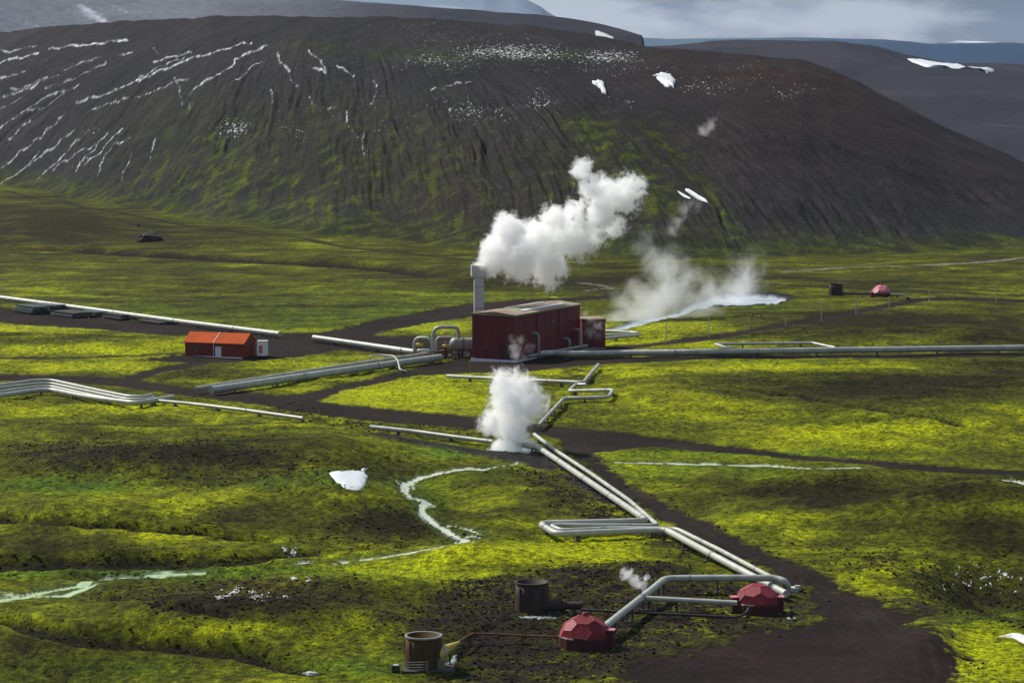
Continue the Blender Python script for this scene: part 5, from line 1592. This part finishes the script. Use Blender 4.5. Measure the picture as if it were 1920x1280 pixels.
steam('thick white steam blown right from the grey chimney up in front of the dark hill',
      [(900, 503, 15, 1.3), (918, 498, 26, 1.3), (936, 468, 36, 1.3), (955, 436, 36, 1.3), (948, 415, 22), (975, 485, 44, 1.2), (1008, 452, 44, 1.1), (1028, 495, 42), (1062, 445, 42), (1040, 412, 30), (1078, 400, 28, .9),
       (1085, 455, 34, .8), (1122, 402, 38, .8), (1108, 352, 30, .8), (1092, 318, 24, .8), (1142, 368, 38, .8), (1172, 366, 38, .8), (1185, 348, 26, .7), (1150, 420, 28, .6), (1032, 530, 18, .7), (1115, 440, 30, .55)],
      sY, 1.1, .42, 2.9, .62, seed=4, detail=7, lean=.02, vox=1.2)
steam('billowing white steam rising from the vent beside the road in the middle of the field',
      [(966, 839, 24, 1.2), (928, 842, 14, 1.1), (1002, 841, 14, 1.1), (940, 836, 20, 1.1), (992, 836, 18), (960, 812, 34, 1.2), (958, 785, 40, 1.1), (920, 792, 26, .9), (960, 752, 46), (992, 758, 36), (1006, 746, 24, .9), (945, 722, 32, .9), (985, 722, 28, .9), (935, 704, 18, .6), (968, 700, 18, .6)],
      G(960, 843).y, 1.2, .55, 2.9, .62, detail=7, seed=9, vox=.8)
steam('broad thin grey steam rising from the pond behind the red annex',
      [(1165, 570, 30, .55), (1200, 550, 34, .6), (1290, 520, 34, .5), (1160, 605, 36, .9), (1195, 592, 38, .9), (1228, 570, 44, .9), (1262, 552, 50, .9), (1244, 505, 44, .7), (1222, 478, 34, .6), (1222, 450, 22, .45), (1268, 505, 38, .6), (1300, 575, 34, .8), (1325, 562, 34, .7)],
      G(1240, 598).y, .17, .12, 1.9, .9, grow=1.4, seed=12, vox=1.5, name='pond_steam', detail=4)
steam('thin steam over the far bright end of the pond',
      [(1345, 560, 30, .7), (1390, 548, 42, .8), (1398, 520, 40, .65), (1378, 500, 28, .4), (1420, 505, 26, .4), (1410, 480, 22, .35)],
      G(1390, 566).y, .15, .13, 1.9, .9, grow=1.35, seed=15, vox=1.5, name='pond_steam', detail=4)
steam('small ragged wisp of steam above the raised pipe near the second dome',
      [(1207, 1103, 9, .9), (1200, 1096, 11, .9), (1190, 1087, 13, .9), (1178, 1078, 14, .8), (1168, 1070, 9, .7), (1212, 1085, 9, .5)],
      G(1207, 1112).y, 2.2, 1.3, 2.8, .7, seed=18, vox=.25, name='steam_wisp', detail=4)
steam('faint wisp of steam high on the right slope', [(1318, 246, 14, .6), (1332, 234, 16, .7), (1345, 225, 10, .5)], G(1330, 250).y - 4, .2, .16, 2.4, .8, seed=21, vox=1, name='steam_wisp', detail=4)
steam('faint slanting steam trail below the snow stripes', [(1258, 432, 12, .5), (1270, 412, 16, .6), (1282, 395, 22, .6), (1298, 382, 18, .5)], G(1262, 440).y - 4, .14, .13, 2.4, .8, seed=23, vox=1, name='steam_wisp', detail=4)
steam('faint steam leaking against the near corner of the maroon hall', [(968, 665, 14, .8), (966, 650, 16, .8), (975, 638, 14, .6), (960, 640, 12, .6), (990, 655, 14, .5), (980, 670, 12, .7)], Cf.y - 3.2, .30, .45, 2.4, .8, spread=.1, seed=25, vox=.4, name='steam_leak', detail=4)
steam('faint steam in front of the small maroon annex', [(1108, 622, 16, .8), (1120, 612, 14, .7), (1105, 602, 14, .7), (1122, 630, 14, .7), (1098, 590, 10, .5)], Af.y - 3.0, .28, .45, 2.4, .8, spread=.1, seed=26, vox=.4, name='steam_leak', detail=4)

# ---------------- haze
def haze_box():
    m = bpy.data.materials.new("haze_air"); m.use_nodes = True
    t = m.node_tree; t.nodes.clear()
    out = nd(t, "ShaderNodeOutputMaterial"); pv = nd(t, "ShaderNodeVolumePrincipled")
    pv.inputs['Density Attribute'].default_value = ""; pv.inputs['Density'].default_value = HAZE
    pv.inputs['Color'].default_value = (.80, .88, 1.0, 1); pv.inputs['Anisotropy'].default_value = 0.2
    t.links.new(pv.outputs[0], out.inputs['Volume'])
    try: m.cycles.homogeneous_volume = True
    except Exception: pass
    x0, x1, y0, y1, z0, z1 = -6500, 6500, -60, 25000, float(Z.min()) - 1, max(float(Z.max()) + 20, CAM_Z + 20)
    q = MB(); q.box(((x0 + x1) / 2, (y0 + y1) / 2, (z0 + z1) / 2), (x1 - x0, y1 - y0, z1 - z0))
    o = q.build('haze', m); o['kind'] = 'stuff'


HAZE = 1.2e-5
haze_box()
print('done')
